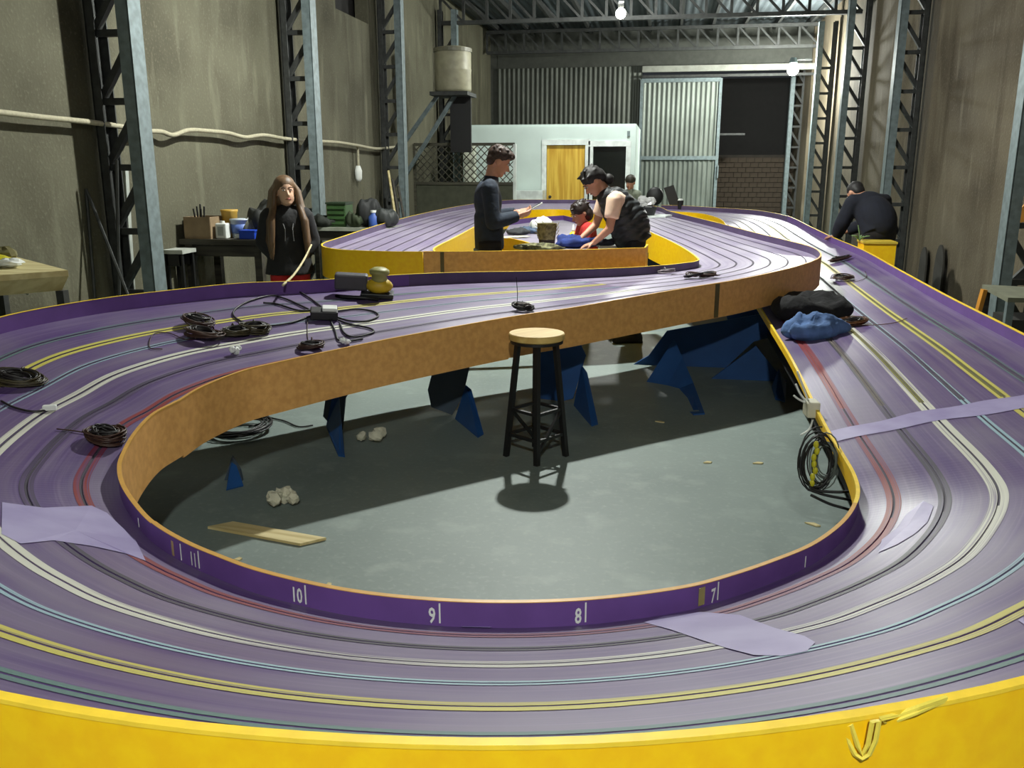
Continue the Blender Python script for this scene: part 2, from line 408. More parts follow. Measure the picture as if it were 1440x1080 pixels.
MB().box((atY(884, 188, cy).x, -.06, atY(884, 188, cy).z), (.05, .04, .09)).build('switch_box', M_STEEL, cab)
px0, px1 = atY(722, 270, cy).x, atY(768, 270, cy).x
pb = thing('white_cabinet', 'low white cabinet in front of the cabin wall left of door', 'cabinet', (0, cy-.3, 0))
pz = atY(745, 268, cy-.3).z
MB().box(((px0+px1)/2, 0, pz/2), (px1-px0, .4, pz)).build('body', M_TRIM, pb)
MB().box(((px0+px1)/2, -.21, pz*.78), (px1-px0-.12, .02, pz*.16)).build('drawer_front', mat('pale_grey_panel', (172, 178, 166), .5), pb)
MB().box(((px0+px1)/2, -.21, pz*.34), (px1-px0-.12, .02, pz*.5)).build('door', M_TRIM, pb)

# lattice fence in front of the cabin
fyy = 15.6
fx0, fx1 = atY(583, 230, fyy).x, atY(724, 230, fyy).x; fz0, fz1 = atY(650, 258, fyy).z, atY(650, 203, fyy).z
M_SLAT = wood('dark_slat', (84, 82, 66), (60, 58, 46), 'x')
fen = thing('lattice_fence', 'dark wooden lattice screen behind the standing man', 'fence', (fx0, fyy, 0))
fw, fh = fx1-fx0, fz1-fz0; sp = .13
def clipped(a0, slope, yy):
    pts = []
    x0_, x1_ = max(0, a0 if slope > 0 else a0-fh), min(fw, a0+fh if slope > 0 else a0)
    if x1_-x0_ < .05: return
    f = (lambda x: fz0+(x-a0)) if slope > 0 else (lambda x: fz0+(a0-x))
    MB().bar((x0_, yy, f(x0_)), (x1_, yy, f(x1_)), .012, .035, (0, 1, 0)).build('slat', M_SLAT, fen)
k = -fh
while k < fw+fh:
    clipped(k, 1, 0); clipped(k, -1, -.014); k += sp
for z in (fz0, fz1): MB().box((fw/2, -.005, z), (fw, .05, .05)).build('rail', M_SLAT, fen)
for x in (0, fw): MB().box((x, -.005, fz1/2), (.05, .06, fz1)).build('post', M_SLAT if x == 0 else M_TRIM, fen)
MB().box((fw/2, .02, fz0/2), (fw, .03, fz0)).build('solid_panel', mat('dark_green_panel', (84, 86, 70), .8), fen)
MB().box((atY(661, 230, 16.6).x, 16.6, 1.0), (.2, .2, 1.95)).build('light_post', mat('pale_post', (220, 224, 204), .6))
tag(bpy.data.objects['light_post'], 'pale square post seen through the lattice screen', 'post')

# wall tank
ty = 15.0; tc = atY(637, 98, ty); tr_ = (atY(662, 98, ty).x-atY(612, 98, ty).x)/2; th = atY(637, 66, ty).z-atY(637, 130, ty).z
tk = thing('water_tank', 'beige cylindrical water tank high on the left wall', 'tank', (tc.x, ty, tc.z-th/2))
MB().lathe([(tr_*.95, 0), (tr_, .04), (tr_, th*.45), (tr_*1.015, th*.47), (tr_*1.015, th*.5), (tr_, th*.52), (tr_, th-.06), (tr_*.94, th-.02), (tr_*.6, th), (0, th+.01)], n=28).build('body', mat('beige_tank', (160, 156, 130), .5), tk, smooth=True)
MB().lathe([(tr_*1.05, th-.09), (tr_*1.05, th-.03)], n=28).build('rim', mat('grey_tank_rim', (120, 118, 98), .5), tk)
MB().box((0, 0, -.04), (tr_*2.1, .7, .06)).build('platform', M_STEELD, tk)
MB().bar((-tr_*.9, 0, -.05), (XL-tc.x+.02, 0, -.8), .06, .06, (0, 1, 0)).build('bracket', M_STEEL, tk)
MB().bar((tr_*.1, 0, -.05), (XL-tc.x+.02, 0, -1.35), .06, .06, (0, 1, 0)).build('bracket', M_STEEL, tk)
MB().box((.1, .1, -.52), (.36, .05, .9)).build('pipe_cover', M_BLACK, tk)

# rope cable along the left wall
pts = [atX(x, y, XL+.1) for x, y in ((-60, 152), (0, 158), (60, 165), (120, 171))]
pts += [atX(x, y, XL+.12) for x, y in ((170, 178), (200, 184))] + [atX(x, y, XL+.1) for x, y in ((226, 185), (243, 190), (265, 183), (290, 184), (320, 187), (345, 193), (370, 190), (400, 195), (425, 197), (436, 198), (472, 200), (500, 204), (530, 209), (560, 206))]
M_ROPE = mat('pale_cable', (178, 172, 146), .8, 0, .1, 40)
cp = crom([tuple(p) for p in pts], 5)
cable = thing('wall_cable', 'pale cable sagging along the left wall between the columns', 'cable', (XL, 7, 2))
cable.location = (0, 0, 0)
MB().tube([tuple(p) for p in cp], .022, 6).build('cable', M_ROPE, cable, smooth=True)
d = atX(503, 205, XL+.06)
MB().tube([d, d-Vector((0, 0, .35)), atX(504, 238, XL+.06)], .016, 6).build('drop_cable', M_ROPE, cable)
e = atX(504, 243, XL+.06)
MB().lathe([(.03, -.12), (.05, -.08), (.055, .03), (.03, .1)], e, 12).build('socket', M_WHITE, cable, smooth=True)
MB().ball(atX(195, 181, XL+.14), (.05, .05, .06)).build('tie_knot', M_WHITE, cable, smooth=True)

# lamps
def lamp(name, label, loc, power, r=.07, hang=.4, rim=None):
    t = thing(name, label, 'lamp', loc)
    MB().ball((0, 0, 0), r, 20, 12).build('bulb', mat('lit_bulb', (255, 255, 240), .5, emit=14), t, smooth=True)
    MB().lathe([(r*.45, r*.8), (r*.55, r*1.2), (r*.5, r*2.2), (0, r*2.3)], n=14).build('socket', M_WHITE, t)
    MB().tube([(0, 0, r*2.2), (0, 0, hang)], .006, 6).build('cord', M_BLACK, t)
    if rim is not None: MB().lathe([(.17, rim), (.165, rim+.01), (.06, .1), (.03, .13), (.028, .13), (.055, .098), (.16, rim+.008), (.17, rim)], n=28, caps=False).build('shade', M_STEELD, t, smooth=True)  # added on the unseen lamps, keeps light off roof and upper walls
    ld = bpy.data.lights.new(name+'_light', 'POINT'); ld.energy = power; ld.color = (.97, 1, .94)
    lo = bpy.data.objects.new(name+'_light', ld); COL.objects.link(lo); lo.parent = t; ld.shadow_soft_size = r*1.2
    return t
ba = atY(873, 19, 15.4)
lamp('pendant_lamp', 'bare glowing bulb hanging under the roof at top centre', ba, P_FAR, .085, ZC-ba.z-.12)
lamp('pendant_lamp', 'hanging bulb over the middle of the track above the picture', LAMPS['main'][0], LAMPS['main'][1], .045, .38, -.03)
lamp('pendant_lamp', 'hanging bulb above the near curve behind the camera', LAMPS['near'][0], LAMPS['near'][1], .06, 1.6, .0)
fl = atY(1115, 98, 20.2)
ft = thing('floodlight', 'bright floodlight glowing at the top of the far right column', 'lamp', fl)
MB().ball((0, 0, 0), .12, 18, 12).build('bulb', mat('lit_flood', (250, 255, 236), .5, emit=40), ft, smooth=True)
MB().lathe([(.05, .1), (.09, .14), (.06, .24), (0, .25)], n=14).build('socket', M_STEEL, ft)
MB().bar((0, 0, .2), (RXI-fl.x-.05, .02, .2), .03, .03).build('arm', M_STEELD, ft)
ld = bpy.data.lights.new('flood_light', 'POINT'); ld.energy = P_FLOOD; ld.shadow_soft_size = .12; ld.color = (.97, 1, .93)
lo = bpy.data.objects.new('flood_light', ld); COL.objects.link(lo); lo.parent = ft; ld.shadow_soft_size = .15
# ------------------------------------------------------------------ the slot car track
# stations along the track: right edge x y z, left edge x y z (travel: far right -> right straight -> near curve -> left bend -> bridge -> hairpin -> back loop)
ST = [(-.1,13.4,.87,-.05,14.6,.9),(.2,13.3,.86,.34,14.4,.9),(.5,13.1,.85,.8,14.3,.88),(.68,12.7,.83,1.14,14.1,.87),(.78,12,.8,1.45,13.68,.86),(.8,11.3,.71,1.68,12.75,.835),(.79,10.4,.62,1.77,11.3,.78),(.78,9.6,.555,1.88,10.4,.72),(.77,8.8,.51,2.0,9.4,.67),(.76,7.7,.485,2.01,8.1,.63),(.755,6.5,.475,1.99,6.6,.602),
 (.751,5.294,.469,1.985,5.297,.587),(.752,4.722,.447,1.981,4.719,.575),(.746,4.207,.425,1.966,4.21,.577),(.75,3.844,.401,1.962,3.862,.578),(.759,3.517,.379,1.961,3.526,.584),(.762,3.346,.361,1.929,3.278,.608),(.746,3.186,.35,1.858,2.984,.653),(.703,3.019,.349,1.737,2.68,.707),(.621,2.811,.359,1.571,2.36,.744),(.494,2.579,.377,1.386,2.027,.768),(.358,2.39,.4,1.197,1.759,.791),(.214,2.212,.425,.985,1.505,.825),(.085,2.076,.447,.739,1.262,.852),(-.122,1.939,.469,.356,1.008,.869),(-.319,1.864,.481,-.061,.848,.874),(-.521,1.838,.484,-.496,.791,.88),(-.741,1.857,.481,-.923,.828,.884),(-.983,1.925,.477,-1.329,.939,.879),(-1.158,2.006,.473,-1.623,1.073,.881),(-1.303,2.088,.469,-1.86,1.21,.886),(-1.455,2.193,.468,-2.094,1.372,.882),(-1.589,2.312,.473,-2.313,1.546,.853),(-1.709,2.434,.484,-2.529,1.737,.794),(-1.788,2.538,.499,-2.72,1.959,.728),(-1.83,2.625,.518,-2.852,2.2,.686),(-1.888,2.793,.542,-2.963,2.511,.682),(-1.925,2.976,.562,-3.027,2.841,.707),(-1.923,3.15,.569,-3.031,3.12,.745),
 (-1.91,3.33,.587,-2.99,3.5,.805),(-1.85,3.59,.6,-2.85,4.0,.82),(-1.73,3.78,.61,-2.62,4.46,.82),(-1.55,4.05,.62,-2.4,4.76,.82),(-1.31,4.32,.64,-2.1,5.06,.805),(-.85,4.81,.67,-1.65,5.6,.788),(-.53,5.11,.685,-1.29,5.95,.772),(-.21,5.43,.705,-.97,6.24,.752),(.14,5.76,.73,-.66,6.55,.738),(.53,6.16,.75,-.28,6.93,.72),(.9,6.67,.77,.03,7.34,.705),(1.13,7.05,.79,.2,7.62,.7),
 (1.25,7.4,.8,.28,7.75,.7),(1.3,7.85,.805,.32,7.88,.704),(1.27,8.26,.81,.31,8.02,.71),(1.12,8.65,.83,.27,8.3,.722),(.93,9.15,.85,.18,8.72,.745),(.76,9.75,.865,.03,9.08,.79),(.59,10.4,.88,-.14,9.5,.83),(.3,11.4,.9,-.35,10.4,.86),(.06,12.2,.92,-.52,11.4,.88),(-.08,13.2,.93,-.7,12.1,.89),(-.54,14.1,.96,-1.03,12.6,.89),(-1.11,14.5,.98,-1.35,12.95,.89),(-1.77,14.5,.98,-1.65,13.1,.89),(-2.5,14.2,.98,-2.0,12.75,.89),(-2.95,13.3,.94,-2.15,12.0,.89),(-3.11,11.6,.91,-2.15,11,.885),(-3.05,9.5,.89,-2.0,9.2,.87),(-2.96,7.9,.86,-1.93,8,.85),(-2.88,7.2,.85,-1.9,7.45,.845),(-2.62,6.84,.845,-1.88,7.15,.84),(-2.2,6.72,.845,-1.84,6.95,.84),(-1.86,6.74,.845,-1.8,6.84,.84)]
NS = 7
TR = crom(ST, NS); NT = len(TR)
RE, LE = TR[:, :3], TR[:, 3:]
mid = (RE+LE)/2; ARC = np.r_[0, np.cumsum(np.linalg.norm(np.diff(mid, axis=0), axis=1))]
ACR = LE-RE; WID = np.linalg.norm(ACR, axis=1); ACR /= WID[:, None]
TAN = np.gradient(mid, axis=0); NRM = np.cross(TAN, ACR); NRM /= np.linalg.norm(NRM, axis=1)[:, None]; NRM *= np.sign(NRM[:, 2])[:, None]
def sp(i, s, h=0):
    """point on the track: station index i (dense), s metres from the right edge on a 1.12 m wide track, h above the surface"""
    i = min(max(i, 0), NT-1); a = int(min(i, NT-2)); t = i-a
    p = lambda k: RE[k]+ACR[k]*(s*WID[k]/1.12)+NRM[k]*h
    return Vector(p(a)*(1-t)+p(a+1)*t)
def sn(i): return Vector(NRM[int(min(max(i, 0), NT-1))])
_sg = np.linspace(.01, 1.11, 34); _grid = RE[:, None]+ACR[:, None]*(_sg[None, :, None]*(WID/1.12)[:, None, None]); _gp = proj(_grid)
def loc(x, y, lo=0, hi=10**6):
    """nearest surface parameter (i, s) to a picture point, between stations lo and hi (coarse)"""
    d = np.hypot(_gp[..., 0]-x, _gp[..., 1]-y); d[:lo*NS] = 1e9; d[hi*NS:] = 1e9
    i, j = np.unravel_index(d.argmin(), d.shape); i0, j0 = i, j
    # refine
    best = (d[i, j], float(i), float(_sg[j]))
    for di in np.linspace(-1, 1, 11):
        for ds in np.linspace(-.035, .035, 11):
            s_ = _sg[j0]+ds; p = sp(i0+di, s_); q = proj(np.array(p)); e = math.hypot(q[0]-x, q[1]-y)
            if e < best[0]: best = (e, i0+di, s_)
    return best[1], best[2]
LANES = [.117+.16*j for j in range(6)]
HW, GD = .004, .0035; M_SLOTB = mat('slot_groove_brown', (98, 88, 78), .7)
track = thing('slot_car_track', 'long purple six lane slot car track looping through the hall on blue legs', 'race track')
def rows_between(a, b): return range(a, min(b, NT-1)+1)
def bed(a, b):
    prof = [(0, 0)]
    for l in LANES: prof += [(l-HW, 0), (l-HW, -GD), (l+HW, -GD), (l+HW, 0)]
    prof += [(1.12, 0)]
    rows = []; uvs = []
    for i in rows_between(a, b):
        rows.append([sp(i, s, h) for s, h in prof]); uvs.append([(ARC[i], s) for s, h in prof])
    m = MB(); m.sheet(rows, uvs, flip=True)
    # underside
    m.sheet([[sp(i, 0, -.02), sp(i, 1.12, -.02)] for i in rows_between(a, b)])
    return m.build('track_bed', M_PAINT_GLARE if a >= 47*NS else M_PAINT, track)
def tapes(a, b):
    for j, l in enumerate(LANES):
        m = MB()
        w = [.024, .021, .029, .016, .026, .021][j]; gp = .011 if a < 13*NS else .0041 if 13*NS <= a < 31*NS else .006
        if a >= 47*NS: w = .012
        for s0, s1 in ((l-w, l-gp), (l+gp, l+w)):
            m.sheet([[sp(i, s0, .0012), sp(i, s1, .0012)] for i in rows_between(a, b)], [[(ARC[i], s0), (ARC[i], s1)] for i in rows_between(a, b)], flip=True)
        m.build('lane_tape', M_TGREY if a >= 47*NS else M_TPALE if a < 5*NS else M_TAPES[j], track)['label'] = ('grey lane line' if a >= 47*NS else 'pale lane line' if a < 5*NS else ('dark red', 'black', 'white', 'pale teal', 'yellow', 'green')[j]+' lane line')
        g = MB(); g.sheet([[sp(i, l-gp, .0008), sp(i, l-.0041, .0008)] for i in rows_between(a, b) for h_ in (0,)], flip=True)
        g.sheet([[sp(i, l-HW, -GD+.0005), sp(i, l+HW, -GD+.0005)] for i in rows_between(a, b)], flip=True)
        g.sheet([[sp(i, l+.0041, .0008), sp(i, l+gp, .0008)] for i in rows_between(a, b)], flip=True)
        g.build('slot', (M_TAPES[0], M_SLOTB, M_SLOTY, M_SLOT, M_SLOTY, M_SLOT)[j] if a < 13*NS else M_TAPES[j] if 18*NS <= a < 31*NS else M_SLOT, track)
def edge(side, a, b, hw, hs, paint=None):
    """guard wall (purple inside), skirt (yellow outside) and cap along one edge; hw above and hs below the surface"""
    E = RE if side == 'R' else LE; sg = -1 if side == 'R' else 1
    rows = list(rows_between(a, b))
    def out(i, d): v = ACR[i]*sg; v = np.array([v[0], v[1], 0]); v /= np.linalg.norm(v); return E[i]+v*d
    def P(i, d, dz): q = out(i, d); return Vector((q[0], q[1], max(q[2]+dz, .02)))
    if not hasattr(hw, '__len__'): hw = (hw, hw)
    if not hasattr(hs, '__len__'): hs = (hs, hs)
    HWf = lambda i: hw[0]+(hw[1]-hw[0])*(i-a)/max(b-a, 1)
    HSf = lambda i: hs[0]+(hs[1]-hs[0])*(i-a)/max(b-a, 1)
    fl = side == 'R'; cw = .022 if side == 'L' and a < 15*NS else .013; sk = cw-.001
    m = MB(); m.sheet([[P(i, 0, HWf(i)), P(i, 0, -.01)] for i in rows], flip=not fl); m.build('guard_wall', M_PURPLE2 if a >= 44*NS or a < 5*NS else M_PURPLE, track, smooth=True)
    m = MB(); m.sheet([[P(i, sk, HWf(i)-.003), P(i, sk, -HSf(i))] for i in rows], flip=fl)
    m.sheet([[P(i, sk, -HSf(i)), P(i, .0, -HSf(i))] for i in rows], flip=fl); m.sheet([[P(i, .0, -HSf(i)), P(i, .0, -.025)] for i in rows], flip=fl)
    for i, f_ in ((rows[0], 1), (rows[-1], 0)): m.prism([P(i, 0.001, HWf(i)-.003), P(i, .011, HWf(i)-.003), P(i, .011, -HSf(i)), P(i, 0.001, -HSf(i))], tuple(np.array(TAN[i])*.002))
    m.build('skirt_panel', paint or M_ORANGE, track, smooth=True)
    m = MB(); m.sheet([[P(i, -.001, HWf(i)), P(i, -.001, HWf(i)+.002), P(i, cw, HWf(i)+.002), P(i, cw, HWf(i)-.004)] for i in rows], flip=not fl)
    m.build('wall_cap', M_CAP2 if side == 'R' and 15*NS <= a < 53*NS else M_CAP, track)
K = NS
cuts = [0, 5, 9, 13, 18, 25, 31, 38, 43, 47, 51, 57, 62, 67, len(ST)-1]
for a, b in zip(cuts, cuts[1:]):
    bed(a*K, b*K); tapes(a*K, b*K)
# right edge walls : (from, to, wall, skirt)
for a, b, hw, hs in ((0, 6, .06, .17), (6, 11, (.06, .034), .006), (11, 14, .034, .006), (14, 18, (.034, .065), (.006, .06)), (18, 31, .065, .12), (31, 38, .062, .17), (38, 44, .06, .18), (44, 51, .06, .175), (51, 53, .06, .18), (53, 57, .06, .1), (57, 62, .06, .15), (62, 67, .06, .2), (67, 70, .06, .19), (70, len(ST)-1, .06, .19)):
    edge('R', a*K, b*K, hw, hs, M_OCHRE if 15 <= a < 53 else None)
for a, b, hw, hs in ((0, 5, .06, .2), (5, 11, .065, .2), (11, 15, .065, (.2, .26)), (15, 18, .065, (.26, .5)), (18, 25, .063, .5), (25, 31, .063, .5), (31, 39, (.063, .075), (.5, .24)), (39, 44, .075, .22), (44, 51, (.075, .06), (.22, .17)), (51, 57, .06, .22), (57, 62, .06, .16), (62, 67, .06, .16), (67, len(ST)-1, .06, .2)):
    edge('L', a*K, b*K, hw, hs)

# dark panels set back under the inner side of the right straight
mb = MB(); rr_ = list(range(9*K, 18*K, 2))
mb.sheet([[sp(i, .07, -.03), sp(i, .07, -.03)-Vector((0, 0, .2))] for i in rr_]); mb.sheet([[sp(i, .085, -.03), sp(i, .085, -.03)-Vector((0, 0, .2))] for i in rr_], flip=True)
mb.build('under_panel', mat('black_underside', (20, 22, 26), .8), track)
# pale filler patches over joints, outlined as they lie on the paint
def patch(pts, lo, hi, m=M_PALE, nm='filler_patch'):
    P = [sp(*loc(x, y, lo, hi), .0022) for x, y in pts]
    c = sum(P, Vector())/len(P); mb = MB(); n = len(P); mb.v = [c]+P
    for i in range(n): mb.face([0, 1+i, 1+(i+1) % n])
    o = mb.build(nm, m, track)
    for p in o.data.polygons:
        if p.normal.z < 0: p.flip()
def band(i0, i1, s0, s1, seed, m=M_PALE, wob=1.2):
    rn = random.Random(seed); rows = []; n = 26
    ph = [rn.uniform(0, 6) for _ in range(4)]
    for k in range(n+1):
        t = k/n; s = s0+(s1-s0)*t
        a = i0[0]+(i0[1]-i0[0])*t+wob*(.5*math.sin(9*t+ph[0])+.35*math.sin(23*t+ph[1])); b = i1[0]+(i1[1]-i1[0])*t+wob*(.5*math.sin(8*t+ph[2])+.35*math.sin(19*t+ph[3]))
        rows.append([sp(a+(b-a)*q/3, s, .0023) for q in range(4)])
    return MB().sheet(rows).build('filler_patch', m, track)
ia, sa = loc(1165, 615, 11, 20); ib, sb = loc(1440, 552, 9, 20)
band((ia-1.5, ib-1.5), (ia+1.2, ib+2.3), .02, 1.1, 3, wob=.5)
patch([(905, 876), (935, 868), (985, 862), (1040, 866), (1090, 884), (1130, 895), (1148, 905), (1135, 917), (1100, 924), (1060, 922), (1020, 914), (985, 902), (945, 886)], 16, 26)
patch([(1275, 725), (1300, 705), (1312, 712), (1305, 735), (1288, 752), (1262, 765), (1236, 778), (1240, 760), (1262, 742)], 13, 24)
ia, sa = loc(160, 735, 28, 36); ib, sb = loc(0, 720, 28, 38)
patch([(150, 722), (128, 712), (60, 716), (2, 708), (2, 752), (30, 765), (75, 760), (130, 768), (175, 778), (205, 790), (190, 760)], 27, 38)
patch([(640, 872), (700, 878), (690, 884), (650, 882)], 20, 30)
patch([(1432, 872), (1440, 868), (1440, 880)], 16, 26)
# yellow drip and glue smear on the near skirt
M_SMEAR = mat('yellow_drip', (246, 226, 92), .5, 0, .1, 14)
def skirt_pt(x, y): 
    d = ray(x, y); best = None
    for i in range(18*K, 36*K):
        q = LE[i]+np.array([ACR[i][0], ACR[i][1], 0])*.0145
        X = atY(x, y, q[1]); e = abs(X.x-q[0])
        if best is None or e < best[0]: best = (e, X)
    return best[1]
for poly in ([(1183, 1020), (1196, 1018), (1206, 1048), (1212, 1060), (1220, 1046), (1226, 1014), (1236, 1012), (1231, 1040), (1222, 1060), (1212, 1066), (1202, 1060), (1192, 1042)],
             [(1238, 1010), (1262, 1004), (1290, 994), (1330, 980), (1328, 984), (1288, 1001), (1262, 1011), (1246, 1016)]):
    P = [skirt_pt(x, y) for x, y in poly]; MB().tube([p-Vector((0, .001, 0)) for p in P], .003, 5, closed=True).build('paint_drip', M_SMEAR, track)
# masking-tape stub on the inner near wall and lane numbers with tick lines
def wall_text(px, word, size=.042, side='R'):
    i, s = loc(px, np.interp(px, [180, 270, 420, 620, 830, 1015, 1140, 1200], [735, 795, 852, 880, 878, 848, 800, 745]), 17, 33)
    c = RE[int(round(i))]; t = TAN[int(round(i))].copy(); t[2] = 0; t /= np.linalg.norm(t)   # travel direction (towards picture left here)
    a = ACR[int(round(i))].copy(); a[2] = 0; a /= np.linalg.norm(a)                          # towards the camera side
    x = Vector(-t); n = Vector(a); base = Vector(c)+n*.0015+Vector((0, 0, .008))
    k = bpy.data.curves.new('lane_number', 'FONT'); k.body = word; k.size = size*1.35; k.align_x = 'RIGHT'; k.offset = .0012; k.resolution_u = 2
    to = bpy.data.objects.new('tmp', k); COL.objects.link(to); bpy.context.view_layer.update()
    me = bpy.data.meshes.new_from_object(to.evaluated_get(bpy.context.evaluated_depsgraph_get())); bpy.data.objects.remove(to)
    me.materials.append(M_WHITE)
    o = bpy.data.objects.new('lane_number', me); COL.objects.link(o); o.parent = track
    y = Vector((0, 0, 1)); M = Matrix((x*.62, y, n)).transposed().to_4x4(); M.translation = base-x*.008; o.matrix_world = M; o.parent = track
    b = MB(); p = base; b.prism([p+x*.0, p+x*.004, p+x*.004+y*.052, p+y*.052], tuple(n*.001)); b.build('number_tick', M_WHITE, track)
for px, wd in ((283, '11'), (424, '10'), (623, '9'), (831, '8'), (1018, '7')): wall_text(px, wd)
def tick(px, dy=0, m=M_WHITE, w=.004, h=.05):
    i, s = loc(px, np.interp(px, [180, 270, 420, 620, 830, 1015, 1140, 1200], [735, 795, 852, 880, 878, 848, 800, 745]), 16, 33)
    c = Vector(RE[int(round(i))]); t = Vector(TAN[int(round(i))]); t.z = 0; t.normalize(); a = Vector(ACR[int(round(i))]); a.z = 0; a.normalize()
    b = MB(); p = c+a*.0015+Vector((0, 0, .006)); b.prism([p, p-t*w, p-t*w+Vector((0, 0, h)), p+Vector((0, 0, h))], tuple(a*.001)); b.build('number_tick', m, track)
tick(262); tick(1140, h=.035); tick(192, h=.03, w=.003); tick(250, m=mat('ochre_smear', (176, 150, 110)), w=.012, h=.045); tick(978, m=mat('olive_smear', (150, 138, 88)), w=.022, h=.05)

# low inner loop deck behind the front skirt
ZD = .84
deck_poly = [(-1.68, 9.2), (-1.37, 8.65), (-1.1, 8.05), (-.98, 7.75), (-.95, 7.12), (-.66, 7.13), (-.17, 7.41), (-.17, 7.74), (-.5, 7.74), (-.93, 8.3), (-1.0, 9.4), (-.96, 11.2), (-1.38, 12.35), (-1.66, 12.0), (-1.93, 11.1)]
M_DECK = mat('dusty_deck', (150, 142, 160), .45, 0, .1, 5)
MB().prism([(x, y, ZD-.01) for x, y in deck_poly], (0, 0, .02)).build('inner_deck', M_DECK, track)
def strip(pts, z0, z1, nm, m, th=.012):
    mb = MB()
    for (a, b) in zip(pts, pts[1:]):
        a, b = Vector((*a, 0)), Vector((*b, 0)); n = Vector((-(b-a).y, (b-a).x, 0)).normalized()
        mb.prism([a+Vector((0, 0, z0)), b+Vector((0, 0, z0)), b+Vector((0, 0, z1)), a+Vector((0, 0, z1))], tuple(n*th))
    return mb.build(nm, m, track)
strip([(-1.68, 9.2), (-1.37, 8.65), (-1.1, 8.05), (-.98, 7.75)], ZD-.2, ZD+.005, 'skirt_panel', M_ORANGE)
strip([(-.96, 11.2), (-1.38, 12.35), (-1.66, 12.0), (-1.93, 11.1), (-1.68, 9.2)][:4], ZD-.1, ZD+.06, 'guard_wall', M_PURPLE)
fr = [(-1.86, 6.745), (-1.6, 6.79), (-1.34, 6.86), (-.95, 7.0), (-.55, 7.16), (-.145, 7.38), (-.13, 7.7)]
strip(fr, .66, .905, 'skirt_panel', M_OCHRE); strip(fr, .905, .908, 'wall_cap', M_CAP, .014)
# dark joint strips where skirt boards meet
M_JOINT = mat('joint_filler', (96, 84, 52), .7)
def joint(px, lo, hi):
    best = min(range(lo*K, hi*K), key=lambda i: abs(proj(RE[i])[0]-px)); v = ACR[best]*-1; v = np.array([v[0], v[1], 0]); v /= np.linalg.norm(v); c = Vector(RE[best]+v*.0135); t = Vector(TAN[best]); t.z = 0; t.normalize()
    MB().prism([c+t*.02+Vector((0, 0, .055)), c-t*.02+Vector((0, 0, .055)), c-t*.02-Vector((0, 0, .172)), c+t*.02-Vector((0, 0, .172))], tuple(v*.003)).build('joint_strip', M_JOINT, track)
joint(1003, 40, 51)
a_ = atY(622, 360, 6.77); MB().box((a_.x, 6.765, .785), (.03, .012, .235), R(12)).build('joint_strip', M_JOINT, track)

# blue plywood legs: an upright board up to the bed and a fin with its foot on the floor
M_BLUE_LIT = mat('blue_plywood_lit', (66, 80, 94), .7, 0, .1, 6)  # same blue boards; their grey under the lamplight is put into the colour
def leg(upright, yu, fin, m=M_BLUE):
    t = [atY(x, y, yu) for x, y in upright]; t = [Vector((p.x, p.y, max(p.z, 0))) for p in t]
    o = MB().prism(t, (.0, .018, 0)).build('support_leg', M_BLUE_LIT if yu < 5.5 else m, track)
    f = [atY(x, y, Y) if Y else atz(x, y, 0) for x, y, Y in fin]
    a, b, c = f[0], f[1], f[2]; n = (b-a).cross(c-a).normalized()
    MB().prism(f, tuple(n*.018)).build('foot_fin', m, o)
leg([(463, 528), (455, 585), (470, 602), (482, 612), (486, 560), (508, 520)], 4.85, [(485, 643, 0), (476, 642, 0), (459, 600, 4.72), (470, 548, 4.8), (477, 560, 4.78)])
leg([(613, 505), (602, 548), (607, 572), (636, 585), (650, 560), (664, 500)], 5.3, [(680, 611, 0), (672, 616, 0), (640, 590, 5.2), (655, 543, 5.3), (663, 550, 5.25)])
leg([(757, 490), (760, 560), (790, 572), (806, 560), (824, 500), (815, 480)], 5.75, [(841, 597, 0), (832, 600, 0), (806, 575, 5.65), (818, 515, 5.75), (826, 526, 5.7)])
leg([(890, 545), (912, 500), (938, 465), (1080, 440), (1100, 470), (1060, 480), (1020, 520), (985, 540), (940, 555)], 7.0, [(991, 583, 0), (975, 584, 0), (930, 558, 6.3), (905, 545, 6.4), (948, 478, 6.5), (960, 505, 6.4), (975, 540, 6.2)])
leg([(1000, 540), (1063, 486), (1090, 520), (1106, 542), (1104, 556), (1080, 560), (1040, 545)], 6.6, [(1104, 566, 0), (1090, 562, 0), (1085, 545, 6.4), (1095, 520, 6.5), (1106, 540, 6.4)])
leg([(318, 690), (327, 642), (338, 660), (342, 684)], 3.92, [(342, 684, 0), (318, 690, 0), (322, 660, 3.92), (327, 642, 3.95)])
# plainer legs carrying the parts of the track seen from above
def plain_leg(i, s):
    p = sp(i*K, s); d = Vector(ACR[i*K]); d.z = 0; d.normalize(); z = p.z-.03; q = Vector((p.x, p.y, 0))
    a, b = sp(i*K, max(s-.3, .08)), sp(i*K, min(s+.3, 1.04)); dz = Vector((0, 0, .045)); a -= dz; b -= dz
    MB().prism([q-d*.09, q+d*.09, b-Vector((0, 0, .1)), b, a, a-Vector((0, 0, .1))], tuple(Vector((TAN[i*K][0], TAN[i*K][1], 0)).normalized()*.02)).build('support_leg', M_BLUE, track)
for i, s in ((2, .5), (6, .5), (8, .55), (11, .6), (16, .6), (20, .75), (24, .75), (28, .8), (33, .7), (37, .7), (53, .6), (58, .6), (62, .6), (65, .6), (68, .5), (70, .6)): plain_leg(i, s)
for x, y in ((-.75, 7.5), (-1.2, 9.5), (-1.4, 11.6)): MB().box((x, y, (ZD-.02)/2), (.06, .06, ZD-.02)).build('support_leg', M_BLUE, track)
